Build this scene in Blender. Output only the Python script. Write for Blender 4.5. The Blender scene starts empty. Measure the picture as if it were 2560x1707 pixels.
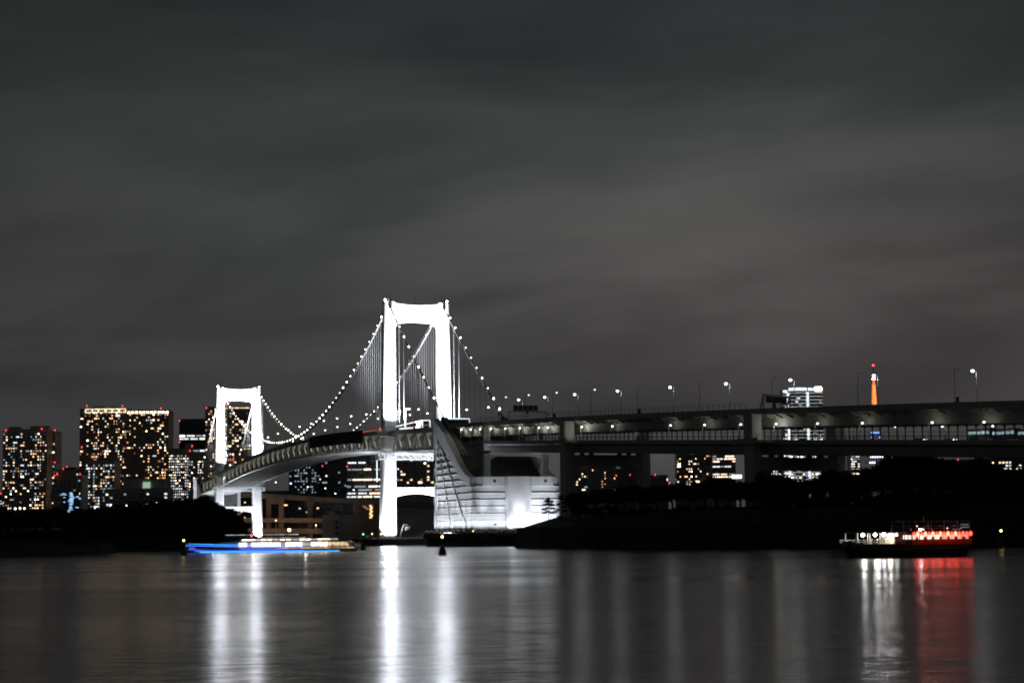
import bpy, math, random
from mathutils import Vector, Matrix
random.seed(7)
R_ = math.radians
sc = bpy.context.scene
COL = sc.collection

# ------------------------------------------------------------------ camera
F_PX, PITCH, ROLL, CAM_H = 4870.0, R_(5.68), R_(0.62), 4.5
cam = bpy.data.cameras.new("camera")
cam.sensor_width = 36.0
cam.lens = F_PX / 2560.0 * 36.0
cam.clip_start = 1.0
cam.clip_end = 30000.0
cam_o = bpy.data.objects.new("camera", cam)
COL.objects.link(cam_o)
cam_o.matrix_world = (Matrix.Translation((0, 0, CAM_H)) @ Matrix.Rotation(R_(90) + PITCH, 4, 'X')
                      @ Matrix.Rotation(-ROLL, 4, 'Z'))
sc.camera = cam_o
sc.view_settings.view_transform = 'Standard'
sc.view_settings.look = 'None'
sc.view_settings.exposure = 0.0
sc.view_settings.gamma = 1.0
sc.view_settings.use_curve_mapping = False
cy = sc.cycles
cy.use_denoising = True
cy.filter_width = 1.9
cy.max_bounces = 5
cy.diffuse_bounces = 2
cy.glossy_bounces = 3
cy.transmission_bounces = 2
cy.sample_clamp_indirect = 60.0
cy.caustics_reflective = False
cy.caustics_refractive = False

# ------------------------------------------------------------------ night sky (world)
world = bpy.data.worlds.new("World")
sc.world = world
world.use_nodes = True
wn, wl = world.node_tree.nodes, world.node_tree.links
wn.clear()


def nd(tree, typ, **kw):
    n = tree.nodes.new(typ)
    for k, v in kw.items():
        setattr(n, k, v)
    return n


def ramp(tree, stops):
    n = tree.nodes.new('ShaderNodeValToRGB')
    e = n.color_ramp.elements
    while len(e) > 1:
        e.remove(e[0])
    e[0].position = stops[0][0]
    e[0].color = (*stops[0][1], 1)
    for p, c in stops[1:]:
        x = e.new(p)
        x.color = (*c, 1)
    return n


wt = world.node_tree
w_out = nd(wt, 'ShaderNodeOutputWorld')
w_bg = nd(wt, 'ShaderNodeBackground')
w_tc = nd(wt, 'ShaderNodeTexCoord')
w_sep = nd(wt, 'ShaderNodeSeparateXYZ')
wl.new(w_tc.outputs['Generated'], w_sep.inputs[0])
# city light on a low cloud base: brightest over the city centre, fading upwards and to the sides
w_r = ramp(wt, [(0.0, (.042, .044, .048)), (.04, (.049, .050, .0525)), (.09, (.058, .0575, .0575)), (.16, (.050, .0530, .0520)),
                (.20, (.044, .0475, .0470)), (.245, (.032, .0355, .0360)), (.29, (.021, .0240, .0250)), (.5, (.017, .020, .021)), (1, (.015, .018, .019))])
wl.new(w_sep.outputs['Z'], w_r.inputs[0])


def w_noise(scale, loc, detail, rough, dist):
    m1 = nd(wt, 'ShaderNodeMapping')
    m1.inputs['Rotation'].default_value = (0, R_(5), 0)
    wl.new(w_tc.outputs['Generated'], m1.inputs[0])
    m2 = nd(wt, 'ShaderNodeMapping')
    m2.inputs['Scale'].default_value = scale
    m2.inputs['Location'].default_value = loc
    wl.new(m1.outputs[0], m2.inputs[0])
    n = nd(wt, 'ShaderNodeTexNoise')
    n.inputs['Scale'].default_value = 1.0
    n.inputs['Detail'].default_value = detail
    n.inputs['Roughness'].default_value = rough
    n.inputs['Distortion'].default_value = dist
    wl.new(m2.outputs[0], n.inputs['Vector'])
    return n


def w_blob(cx, cz, rx, rz, inner, outer):
    m = nd(wt, 'ShaderNodeMapping')
    m.inputs['Location'].default_value = (-cx / rx, 0, -cz / rz)
    m.inputs['Scale'].default_value = (1 / rx, 0, 1 / rz)
    wl.new(w_tc.outputs['Generated'], m.inputs[0])
    ln = nd(wt, 'ShaderNodeVectorMath', operation='LENGTH')
    wl.new(m.outputs[0], ln.inputs[0])
    mr = nd(wt, 'ShaderNodeMapRange', interpolation_type='SMOOTHERSTEP')
    mr.inputs['From Min'].default_value = 0
    mr.inputs['From Max'].default_value = 1.6
    mr.inputs['To Min'].default_value = inner
    mr.inputs['To Max'].default_value = outer
    wl.new(ln.outputs['Value'], mr.inputs['Value'])
    return mr


def w_mul(a, b):
    mx = nd(wt, 'ShaderNodeMix', data_type='RGBA', blend_type='MULTIPLY')
    mx.inputs[0].default_value = 1.0
    wl.new(a, mx.inputs[6])
    wl.new(b, mx.inputs[7])
    return mx.outputs[2]


n1 = w_noise((4.2, 4.2, 17.0), (1.7, .3, 2.6), 3.0, .45, .5)
n2 = w_noise((10, 10, 48.0), (5.1, 1.3, .6), 3.0, .5, .3)
c1 = ramp(wt, [(.28, (.52, .54, .55)), (.5, (1, 1, 1)), (.72, (1.36, 1.35, 1.33))])
wl.new(n1.outputs['Fac'], c1.inputs[0])
c2 = ramp(wt, [(.3, (.92, .92, .92)), (.5, (1, 1, 1)), (.7, (1.06, 1.06, 1.06))])
wl.new(n2.outputs['Fac'], c2.inputs[0])
sky_c = w_mul(w_mul(w_r.outputs[0], c1.outputs[0]), c2.outputs[0])
sky_c = w_mul(sky_c, w_blob(.05, .13, .26, .16, 1.20, .66).outputs[0])
mv = nd(wt, 'ShaderNodeMix', data_type='RGBA', blend_type='MULTIPLY')
mv.inputs[7].default_value = (1.34, 1.16, 1.16, 1)
wl.new(w_blob(.17, .105, .20, .075, 1.0, 0.0).outputs[0], mv.inputs[0])
wl.new(sky_c, mv.inputs[6])
wl.new(mv.outputs[2], w_bg.inputs['Color'])
w_bg.inputs['Strength'].default_value = 1.0
wl.new(w_bg.outputs[0], w_out.inputs['Surface'])

# ------------------------------------------------------------------ pixel <-> place (photo is 2560 x 1707)
cp, sp, cr_, sr_ = math.cos(PITCH), math.sin(PITCH), math.cos(ROLL), math.sin(ROLL)
FW = Vector((0, cp, sp)); U0 = Vector((0, -sp, cp)); R0 = Vector((1, 0, 0))
RT = cr_ * R0 - sr_ * U0
UP = sr_ * R0 + cr_ * U0
OC = Vector((0, 0, CAM_H))


def ray(x, y):
    return FW + RT * ((x - 1280) / F_PX) - UP * ((y - 853.5) / F_PX)


def at(x, y, Y):
    d = ray(x, y)
    return OC + d * (Y / d.y)


def on_water(x, y, z=0.0):
    d = ray(x, y)
    return OC + d * ((z - CAM_H) / d.z)


def pix(P):
    d = Vector(P) - OC
    z = d.dot(FW)
    return 1280 + F_PX * d.dot(RT) / z, 853.5 - F_PX * d.dot(UP) / z


# bridge frame: s metres along the bridge from the near tower (towards the camera), l to the right, z up
TH = R_(17.27)
AX = Vector((math.sin(TH), -math.cos(TH), 0))
RX = Vector((math.cos(TH), math.sin(TH), 0))
T1 = Vector((-50.0, 1009.0, 0))


def BR(s, l, z):
    return T1 + AX * s + RX * l + Vector((0, 0, z))


# approach viaduct: gentle arc starting at the anchorage
S0, RAD = 174.8, 920.0


def arc(L):
    if L < 0:
        return BR(S0 + L, 0, 0), AX, RX
    ph = TH + L / RAD
    c = BR(S0, 0, 0)
    return (Vector((c.x + RAD * (math.cos(TH) - math.cos(ph)), c.y - RAD * (math.sin(ph) - math.sin(TH)), 0)),
            Vector((math.sin(ph), -math.cos(ph), 0)), Vector((math.cos(ph), math.sin(ph), 0)))


def VI(L, l, z):
    c, a, r = arc(L)
    return c + r * l + Vector((0, 0, z))


def zup(L):
    return 53.4 - 0.0393 * L


def zlow(L):
    return 45.1 - 0.0476 * L


# ------------------------------------------------------------------ materials
def pm(name, c1, c2=None, scale=.3, rough=.6, metal=0.0, bump=0.0, detail=4.0, stretch=(1, 1, 1)):
    m = bpy.data.materials.new(name)
    m.use_nodes = True
    t = m.node_tree
    b = t.nodes['Principled BSDF']
    b.inputs['Roughness'].default_value = rough
    b.inputs['Metallic'].default_value = metal
    tc = nd(t, 'ShaderNodeTexCoord')
    mp = nd(t, 'ShaderNodeMapping')
    mp.inputs['Scale'].default_value = stretch
    t.links.new(tc.outputs['Object'], mp.inputs[0])
    no = nd(t, 'ShaderNodeTexNoise')
    no.inputs['Scale'].default_value = scale
    no.inputs['Detail'].default_value = detail
    t.links.new(mp.outputs[0], no.inputs['Vector'])
    r = ramp(t, [(.3, c1), (.7, c2 or tuple(x * .75 for x in c1))])
    t.links.new(no.outputs['Fac'], r.inputs[0])
    t.links.new(r.outputs[0], b.inputs['Base Color'])
    if bump:
        bp = nd(t, 'ShaderNodeBump')
        bp.inputs['Strength'].default_value = bump
        bp.inputs['Distance'].default_value = .1
        t.links.new(no.outputs['Fac'], bp.inputs['Height'])
        t.links.new(bp.outputs[0], b.inputs['Normal'])
    return m


def em(name, col, strength, sample=False):
    m = bpy.data.materials.new(name)
    m.use_nodes = True
    b = m.node_tree.nodes['Principled BSDF']
    b.inputs['Base Color'].default_value = (.3, .3, .3, 1)
    b.inputs['Roughness'].default_value = .4
    b.inputs['Emission Color'].default_value = (*col, 1)
    b.inputs['Emission Strength'].default_value = strength
    if not sample:
        m.cycles.emission_sampling = 'NONE'
    return m


def em_room(name, col, strength):
    """a lit room behind glass: uneven glow from curtains, furniture and lamps"""
    m = em(name, col, strength)
    t = m.node_tree
    b = t.nodes['Principled BSDF']
    b.inputs['Roughness'].default_value = .15
    g = nd(t, 'ShaderNodeNewGeometry')
    no = nd(t, 'ShaderNodeTexNoise')
    no.inputs['Scale'].default_value = .55
    no.inputs['Detail'].default_value = 3
    t.links.new(g.outputs['Position'], no.inputs['Vector'])
    r = ramp(t, [(.32, (.25, .25, .25)), (.62, (1.25, 1.25, 1.25))])
    t.links.new(no.outputs['Fac'], r.inputs[0])
    ma = nd(t, 'ShaderNodeMath', operation='MULTIPLY')
    ma.inputs[1].default_value = strength
    t.links.new(r.outputs[0], ma.inputs[0])
    t.links.new(ma.outputs[0], b.inputs['Emission Strength'])
    return m


M = {}
M['tower'] = pm('white_tower_paint', (.80, .80, .80), (.72, .73, .74), .12, .5, bump=.02, stretch=(1, 1, .15))
M['steel'] = pm('grey_white_steel', (.55, .55, .54), (.42, .42, .41), .4, .5)
M['truss'] = pm('weathered_truss_paint', (.42, .42, .40), (.30, .30, .285), .6, .6)
M['cable'] = pm('cable_wrap', (.40, .40, .40), (.30, .30, .30), .5, .5)
M['road'] = pm('asphalt', (.055, .055, .055), (.04, .04, .042), 1.0, .85)
M['under'] = pm('deck_underside', (.36, .37, .38), (.26, .27, .28), .15, .55)
M['conc'] = pm('pale_concrete', (.58, .58, .56), (.46, .46, .45), .09, .8, bump=.05, stretch=(1, 1, .2))
M['conc_w'] = pm('white_anchor_concrete', (.60, .61, .62), (.50, .51, .52), .10, .75, bump=.04, stretch=(1, 1, .2))
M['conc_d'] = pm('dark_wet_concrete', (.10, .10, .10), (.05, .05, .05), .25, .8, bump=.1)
M['beige'] = pm('beige_concrete', (.40, .34, .29), (.32, .27, .23), .15, .8)
M['girder'] = pm('girder_paint', (.42, .43, .40), (.32, .33, .31), .2, .55, stretch=(1, 1, .3))
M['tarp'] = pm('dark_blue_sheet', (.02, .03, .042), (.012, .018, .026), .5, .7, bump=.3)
M['dark'] = pm('dark_metal', (.05, .05, .05), (.03, .03, .03), 1.0, .5, metal=.3)
M['pole'] = pm('galvanised_pole', (.35, .36, .36), (.28, .29, .29), 1.0, .45, metal=.4)
M['body_br'] = pm('brown_facade', (.56, .50, .45), (.46, .41, .37), .08, .5)
M['body_gr'] = pm('grey_facade', (.42, .42, .42), (.34, .34, .34), .08, .6)
M['body_dk'] = pm('dark_glass_facade', (.05, .07, .08), (.035, .05, .06), .05, .2)
M['body_lt'] = pm('light_facade', (.26, .26, .27), (.20, .20, .21), .08, .6)
M['glass_off'] = pm('unlit_window', (.012, .014, .016), (.006, .007, .008), .2, .12)
M['land'] = pm('dark_earth', (.03, .029, .026), (.018, .018, .016), .1, .95, bump=.3)
M['grass'] = pm('night_grass', (.020, .025, .013), (.011, .015, .008), .4, .95, bump=.4)
M['stone'] = pm('battery_stone', (.045, .045, .042), (.025, .025, .024), .35, .9, bump=.6)
M['bark'] = pm('bark', (.06, .045, .03), (.035, .026, .018), 2.0, .9, bump=.4)
M['leaf'] = pm('foliage', (.035, .05, .022), (.02, .03, .014), .6, .85)
M['pine'] = pm('pine_needles', (.03, .045, .025), (.018, .03, .016), .8, .85)
M['hull_dk'] = pm('dark_hull', (.03, .022, .018), (.018, .014, .012), .8, .35)
M['hull_w'] = pm('white_hull', (.6, .6, .62), (.5, .5, .52), .4, .35)
M['wood'] = pm('varnished_wood', (.16, .09, .045), (.09, .05, .028), 1.5, .45, stretch=(.2, 1, 1))
M['cream'] = pm('cream_panel', (.55, .48, .36), (.46, .40, .30), .8, .6)
M['buoy'] = pm('buoy_paint', (.05, .045, .04), (.03, .028, .025), 1.5, .5)
M['orange'] = pm('orange_lattice_paint', (.7, .16, .03), (.55, .12, .02), .2, .5)
# light
M['e_cable'] = em('cable_lamp_glow', (1, .86, .60), 11)
M['e_street'] = em('street_lamp_glow', (.92, .97, 1), 7)
M['e_dim'] = em('street_lamp_dim', (.9, .95, 1), 2.2)
M['e_deck'] = em('deck_lamp_glow', (1, .95, .82), 5)
M['e_led'] = em('white_led_strip', (.80, .97, 1), 1.5)
M['e_ledred'] = em('red_led_strip', (1, .16, .14), .55)
M['e_red'] = em('red_beacon', (1, .05, .07), 5)
M['e_amber'] = em('amber_lamp', (1, .62, .18), 8)
M['e_sodium'] = em('sodium_lamp', (1, .60, .26), 14)
M['e_green'] = em('green_lamp', (.2, 1, .55), 4)
M['e_blue'] = em('blue_neon', (.04, .16, 1), 3.2)
M['e_cyan'] = em('cyan_neon', (.05, .40, 1), 3.0)
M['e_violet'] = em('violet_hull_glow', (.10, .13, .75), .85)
M['e_purple'] = em('purple_lamp', (.80, .66, 1), 4.0)
M['e_bluedot'] = em('blue_tower_lamp', (.10, .26, 1), 4.0)
M['e_white'] = em('white_lamp', (.96, .98, 1), 60)
M['e_cabin'] = em_room('cabin_white_glow', (1, .97, .92), 3.2)
M['e_saloon'] = em_room('saloon_glow', (1, .86, .78), 1.2)
M['e_saloonw'] = em_room('saloon_dim_glow', (1, .58, .42), .6)
M['e_cabinw'] = em_room('cabin_warm_glow', (1, .72, .40), 1.0)
M['e_lantern'] = em('red_paper_lantern', (1, .03, .018), 9)
M['e_lanternhot'] = em('lantern_bulb', (1, .05, .025), 18)
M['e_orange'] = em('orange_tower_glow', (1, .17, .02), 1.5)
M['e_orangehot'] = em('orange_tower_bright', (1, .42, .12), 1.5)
M['e_screen'] = em_room('blue_white_glass', (.38, .62, 1), 1.5)
M['e_greenbox'] = em('pale_green_sign', (.48, .72, .52), .62)
M['e_train'] = em_room('train_window', (.62, .86, .92), .55)
M['e_teal'] = em_room('teal_window', (.30, .85, .95), .55)
WP = {}
for nm, c, st in (('warm', (1, .55, .26), 2.5), ('warm_dim', (1, .46, .20), .55), ('amber', (1, .42, .15), 1.0), ('pale', (1, .77, .52), 2.6),
                  ('white', (.90, .96, 1), 1.4), ('white_dim', (.86, .93, 1), .42), ('cool', (.60, .78, 1), .6), ('hot', (1, .80, .56), 8.0)):
    WP[nm] = em_room('room_' + nm, c, st)
PAL_HOME = [('warm', 5), ('warm_dim', 4), ('amber', 1), ('pale', 5), ('hot', 2), ('white', 2), ('cool', 1)]
PAL_MIX = [('warm', 3), ('pale', 3), ('white', 3), ('white_dim', 2), ('cool', 2), ('warm_dim', 2), ('hot', 1)]
PAL_OFF = [('white', 5), ('white_dim', 3), ('pale', 2), ('hot', 1)]
PAL_BLUE = [('white', 3), ('cool', 4), ('white_dim', 3), ('warm', 2), ('pale', 1)]


def pick(pal):
    t = random.random() * sum(w for _, w in pal)
    for n, w in pal:
        t -= w
        if t <= 0:
            return WP[n]
    return WP[pal[0][0]]


# ------------------------------------------------------------------ mesh helpers
class MB:
    def __init__(s):
        s.v, s.f = [], []

    def quad8(s, p):
        b = len(s.v)
        s.v += [tuple(x) for x in p]
        s.f += [tuple(b + i for i in q) for q in ((0, 3, 2, 1), (4, 5, 6, 7), (0, 1, 5, 4), (1, 2, 6, 5), (2, 3, 7, 6), (3, 0, 4, 7))]
        return s

    def box(s, c, d, rz=0.0):
        c = Vector(c)
        ca, sa = math.cos(rz), math.sin(rz)
        p = []
        for z in (-.5, .5):
            for x, y in ((-.5, -.5), (.5, -.5), (.5, .5), (-.5, .5)):
                X, Y = x * d[0], y * d[1]
                p.append((c.x + X * ca - Y * sa, c.y + X * sa + Y * ca, c.z + z * d[2]))
        return s.quad8(p)

    def obox(s, o, ax, ay, az):
        """box from corner-free centre o and three half-extent vectors"""
        o = Vector(o)
        return s.quad8([o - ax - ay - az, o + ax - ay - az, o + ax + ay - az, o - ax + ay - az,
                        o - ax - ay + az, o + ax - ay + az, o + ax + ay + az, o - ax + ay + az])

    def beam(s, a, b, w, h=None, up=Vector((0, 0, 1))):
        a, b = Vector(a), Vector(b)
        h = h or w
        d = (b - a).normalized()
        if abs(d.dot(up)) > .98:
            up = Vector((1, 0, 0))
        x = d.cross(up).normalized() * (w / 2)
        y = x.cross(d).normalized() * (h / 2)
        return s.quad8([a - x - y, a + x - y, b + x - y, b - x - y, a - x + y, a + x + y, b + x + y, b - x + y])

    def tube(s, pts, rad, n=8, cap=True):
        b = len(s.v)
        pts = [Vector(p) for p in pts]
        if not isinstance(rad, (list, tuple)):
            rad = [rad] * len(pts)
        for i, p in enumerate(pts):
            d = (pts[min(i + 1, len(pts) - 1)] - pts[max(i - 1, 0)]).normalized()
            u = Vector((0, 0, 1)) if abs(d.z) < .95 else Vector((1, 0, 0))
            x = d.cross(u).normalized()
            y = x.cross(d).normalized()
            for k in range(n):
                a = 2 * math.pi * k / n
                s.v.append(tuple(p + x * (math.cos(a) * rad[i]) + y * (math.sin(a) * rad[i])))
        for i in range(len(pts) - 1):
            for k in range(n):
                s.f.append((b + i * n + k, b + i * n + (k + 1) % n, b + (i + 1) * n + (k + 1) % n, b + (i + 1) * n + k))
        if cap:
            s.f.append(tuple(b + k for k in range(n))[::-1])
            s.f.append(tuple(b + (len(pts) - 1) * n + k for k in range(n)))
        return s

    def ball(s, c, r, n=10, m=6, sz=1.0):
        c = Vector(c)
        b = len(s.v)
        s.v.append((c.x, c.y, c.z - r * sz))
        for i in range(1, m):
            a = -math.pi / 2 + math.pi * i / m
            for k in range(n):
                t = 2 * math.pi * k / n
                s.v.append((c.x + r * math.cos(a) * math.cos(t), c.y + r * math.cos(a) * math.sin(t), c.z + r * sz * math.sin(a)))
        s.v.append((c.x, c.y, c.z + r * sz))
        top = len(s.v) - 1
        for k in range(n):
            s.f.append((b, b + 1 + (k + 1) % n, b + 1 + k))
            s.f.append((top, top - n + k, top - n + (k + 1) % n))
        for i in range(m - 2):
            for k in range(n):
                q = b + 1 + i * n
                s.f.append((q + k, q + (k + 1) % n, q + n + (k + 1) % n, q + n + k))
        return s

    def loft(s, rings, cap=True):
        b = len(s.v)
        n = len(rings[0])
        for r in rings:
            s.v += [tuple(p) for p in r]
        for i in range(len(rings) - 1):
            for k in range(n):
                s.f.append((b + i * n + k, b + i * n + (k + 1) % n, b + (i + 1) * n + (k + 1) % n, b + (i + 1) * n + k))
        if cap:
            s.f.append(tuple(b + k for k in range(n))[::-1])
            s.f.append(tuple(b + (len(rings) - 1) * n + k for k in range(n)))
        return s

    def mesh(s, name, mat, smooth=False):
        me = bpy.data.meshes.new(name)
        me.from_pydata(s.v, [], s.f)
        if mat is not None:
            me.materials.append(mat)
        if smooth:
            for p in me.polygons:
                p.use_smooth = True
        me.validate()
        me.update()
        return me

    def build(s, name, mat, parent=None, world=True, smooth=False, kind=None):
        """world=True: the coordinates are places in the world; else they are local to the parent"""
        if parent is not None and world:
            o = ORG[parent.name]
            s.v = [(x - o.x, y - o.y, z - o.z) for x, y, z in s.v]
        ob = bpy.data.objects.new(name, s.mesh(name, mat, smooth))
        COL.objects.link(ob)
        if parent is not None:
            ob.parent = parent
            ORG[ob.name] = ORG[parent.name]
        else:
            ORG[ob.name] = Vector((0, 0, 0))
        if kind:
            ob['kind'] = kind
        return ob


ORG = {}


def thing(name, loc, label, cat, group=None, rz=0.0):
    o = bpy.data.objects.new(name, None)
    o.empty_display_size = .5
    COL.objects.link(o)
    o.location = loc
    o.rotation_euler = (0, 0, rz)
    o['label'] = label
    o['category'] = cat
    if group:
        o['group'] = group
    ORG[o.name] = Vector(loc)
    return o


def tag(o, label, cat, group=None):
    o['label'] = label
    o['category'] = cat
    if group:
        o['group'] = group
    return o


ORD = ['zeroth', 'first', 'second', 'third', 'fourth', 'fifth', 'sixth', 'seventh', 'eighth', 'ninth', 'tenth', 'eleventh', 'twelfth', 'thirteenth',
       'fourteenth', 'fifteenth', 'sixteenth', 'seventeenth', 'eighteenth', 'nineteenth', 'twentieth']


def ordw(n):
    if n <= 20:
        return ORD[n]
    tens = {2: 'twenty', 3: 'thirty', 4: 'forty', 5: 'fifty', 6: 'sixty'}[n // 10]
    return {20: 'twentieth', 30: 'thirtieth', 40: 'fortieth', 50: 'fiftieth', 60: 'sixtieth'}[n] if n % 10 == 0 else tens + '-' + ORD[n % 10]


def share(name, me, parent, mat4=None, loc=None, scale=None, rot=None):
    """one more object on existing mesh data, local to the parent"""
    ob = bpy.data.objects.new(name, me)
    COL.objects.link(ob)
    if parent is not None:
        ob.parent = parent
        ORG[ob.name] = ORG[parent.name]
    if mat4 is not None:
        ob.matrix_local = mat4
    else:
        if loc is not None:
            ob.location = loc
        if scale is not None:
            ob.scale = scale
        if rot is not None:
            ob.rotation_euler = rot
    return ob


def base_centered(s_, name, mat, loc, label, cat, group=None, smooth=False):
    """a one-mesh thing whose vertices are local to loc"""
    o = bpy.data.objects.new(name, s_.mesh(name, mat, smooth))
    COL.objects.link(o)
    o.location = loc
    ORG[o.name] = Vector(loc)
    return tag(o, label, cat, group)


def beam_matrix(a, b, w, h, org):
    a, b = Vector(a), Vector(b)
    d = b - a
    L = d.length
    d.normalize()
    up = Vector((0, 0, 1)) if abs(d.z) < .98 else Vector((1, 0, 0))
    x = d.cross(up).normalized()
    y = x.cross(d).normalized()
    m = Matrix(((x.x * w, y.x * h, d.x * L, 0), (x.y * w, y.y * h, d.y * L, 0), (x.z * w, y.z * h, d.z * L, 0), (0, 0, 0, 1)))
    return Matrix.Translation((a + b) / 2 - org) @ m


UNIT = {}


def unit_box(mat):
    if mat.name not in UNIT:
        UNIT[mat.name] = MB().box((0, 0, 0), (1, 1, 1)).mesh('unit_' + mat.name, mat)
    return UNIT[mat.name]


def light(kind, name, loc, power, col, parent=None, target=None, size=.3, cone=60, blend=.6):
    li = bpy.data.lights.new(name, kind)
    li.energy = power
    li.color = col
    li.shadow_soft_size = size
    if kind == 'SPOT':
        li.spot_size = R_(cone)
        li.spot_blend = blend
    o = bpy.data.objects.new(name, li)
    COL.objects.link(o)
    loc = Vector(loc)
    if parent is not None:
        o.parent = parent
        o.location = loc - ORG[parent.name]
    else:
        o.location = loc
    if target is not None:
        d = Vector(target) - loc
        o.rotation_euler = d.to_track_quat('-Z', 'Y').to_euler()
    return o


FLOOD_BODY = MB().box((0, 0, .55), (1.0, .6, .8)).box((0, 0, .08), (.3, .3, .16)).mesh('floodlight_body', M['dark'])
FLOOD_LENS = MB().box((0, 0, .98), (.84, .46, .04)).mesh('floodlight_lens', M['e_dim'])


def flood(loc, target, power, col, cone, label, group, size=.5, blend=.6):
    t = thing('floodlight', loc, label, 'floodlight', group)
    share('lamp_housing', FLOOD_BODY, t, loc=(0, 0, 0))
    share('lens', FLOOD_LENS, t, loc=(0, 0, 0))
    light('SPOT', 'flood_beam', Vector(loc) + Vector((0, 0, 1.3)), power, col, t, target, size, cone, blend)
    return t


def sweep(path, section, close=True):
    """path(i) -> function (l, z) -> world; section list of (l, z)"""
    mb = MB()
    mb.loft([[fn(l, z) for l, z in section] for fn in path])
    return mb

# ================================================================== SETTING: water, shores
def water_material():
    m = bpy.data.materials.new('night_water')
    m.use_nodes = True
    t = m.node_tree
    b = t.nodes['Principled BSDF']
    b.inputs['Base Color'].default_value = (.006, .010, .012, 1)
    b.inputs['IOR'].default_value = 1.33
    g = nd(t, 'ShaderNodeNewGeometry')

    def noise(scale, detail, rough=.55, loc=(0, 0, 0)):
        mp = nd(t, 'ShaderNodeMapping')
        mp.inputs['Scale'].default_value = scale
        mp.inputs['Location'].default_value = loc
        t.links.new(g.outputs['Position'], mp.inputs[0])
        n = nd(t, 'ShaderNodeTexNoise')
        n.inputs['Scale'].default_value = 1.0
        n.inputs['Detail'].default_value = detail
        n.inputs['Roughness'].default_value = rough
        t.links.new(mp.outputs[0], n.inputs['Vector'])
        return n

    def slope(n, amp):
        a = nd(t, 'ShaderNodeVectorMath', operation='SUBTRACT')
        a.inputs[1].default_value = (.5, .5, .5)
        t.links.new(n.outputs['Color'], a.inputs[0])
        c = nd(t, 'ShaderNodeVectorMath', operation='MULTIPLY')
        c.inputs[1].default_value = amp
        t.links.new(a.outputs[0], c.inputs[0])
        return c

    s0 = slope(noise((.42, 1.9, 1), 2, .5, (3, 9, 0)), (.032, .080, 0))    # small wind ripples
    s1_ = slope(noise((.9, 1.5, 1), 3), (.036, .070, 0))
    s1 = nd(t, 'ShaderNodeVectorMath', operation='ADD')
    t.links.new(s0.outputs[0], s1.inputs[0])
    t.links.new(s1_.outputs[0], s1.inputs[1])
    s2 = slope(noise((.055, .16, 1), 4, .6, (7, 3, 0)), (.010, .040, 0))   # wavelets and wakes
    ad = nd(t, 'ShaderNodeVectorMath', operation='ADD')
    t.links.new(s1.outputs[0], ad.inputs[0])
    t.links.new(s2.outputs[0], ad.inputs[1])
    a2 = nd(t, 'ShaderNodeVectorMath', operation='ADD')
    a2.inputs[1].default_value = (0, 0, 1)
    t.links.new(ad.outputs[0], a2.inputs[0])
    nm = nd(t, 'ShaderNodeVectorMath', operation='NORMALIZE')
    t.links.new(a2.outputs[0], nm.inputs[0])
    t.links.new(nm.outputs[0], b.inputs['Normal'])
    # wind lanes: wide bands of calmer and rougher water
    lanes = noise((.0035, .022, 1), 3, .5, (2.2, 5.1, 0))
    mr = nd(t, 'ShaderNodeMapRange')
    mr.inputs['From Min'].default_value = .35
    mr.inputs['From Max'].default_value = .65
    mr.inputs['To Min'].default_value = .155
    mr.inputs['To Max'].default_value = .23
    t.links.new(lanes.outputs['Fac'], mr.inputs['Value'])
    t.links.new(mr.outputs[0], b.inputs['Roughness'])
    return m


M['water'] = water_material()
wb = MB()
wb.v = [(-6000, -400, 0), (6000, -400, 0), (6000, 12000, 0), (-6000, 12000, 0)]
wb.f = [(0, 1, 2, 3)]
wb.build('water', M['water'], kind='structure')

# far shore behind the bridge: quay block carrying the city
cb = MB()
cb.quad8([(-3500, 1740, -2), (3500, 1740, -2), (3500, 11000, -2), (-3500, 11000, -2),
          (-3500, 1740, 3), (3500, 1740, 3), (3500, 11000, 3), (-3500, 11000, 3)])
cb.build('city_ground', M['land'], kind='structure')


def island(name, loops, mats, mat_wall):
    """loops: list of closed plan loops with heights, from the water up to the crown"""
    mb = MB()
    mb.loft([[(x, y, z) for x, y, z in lp] for lp in loops])
    o = mb.build(name, mat_wall, kind='structure')
    o.data.materials.append(mats)
    n = len(loops[0])
    for i, p in enumerate(o.data.polygons):
        if i >= n:
            p.material_index = 1
    return o


def inset(loop, d, z, jitter=0.0):
    cx = sum(p[0] for p in loop) / len(loop)
    cyy = sum(p[1] for p in loop) / len(loop)
    out = []
    n = len(loop)
    for i, p in enumerate(loop):
        a, b = Vector(loop[i - 1][:2]), Vector(loop[(i + 1) % n][:2])
        tdir = (b - a).normalized()
        nrm = Vector((-tdir.y, tdir.x))
        if nrm.dot(Vector((cx - p[0], cyy - p[1]))) < 0:
            nrm = -nrm
        zz = z + random.uniform(-jitter, jitter)
        out.append((p[0] + nrm.x * d, p[1] + nrm.y * d, zz))
    return out


def densify(loop, step=12.0):
    out = []
    for i, p in enumerate(loop):
        q = loop[(i + 1) % len(loop)]
        d = math.hypot(q[0] - p[0], q[1] - p[1])
        k = max(1, int(d / step))
        for j in range(k):
            f = j / k
            out.append((p[0] + (q[0] - p[0]) * f, p[1] + (q[1] - p[1]) * f, -1.5))
    return out


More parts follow.
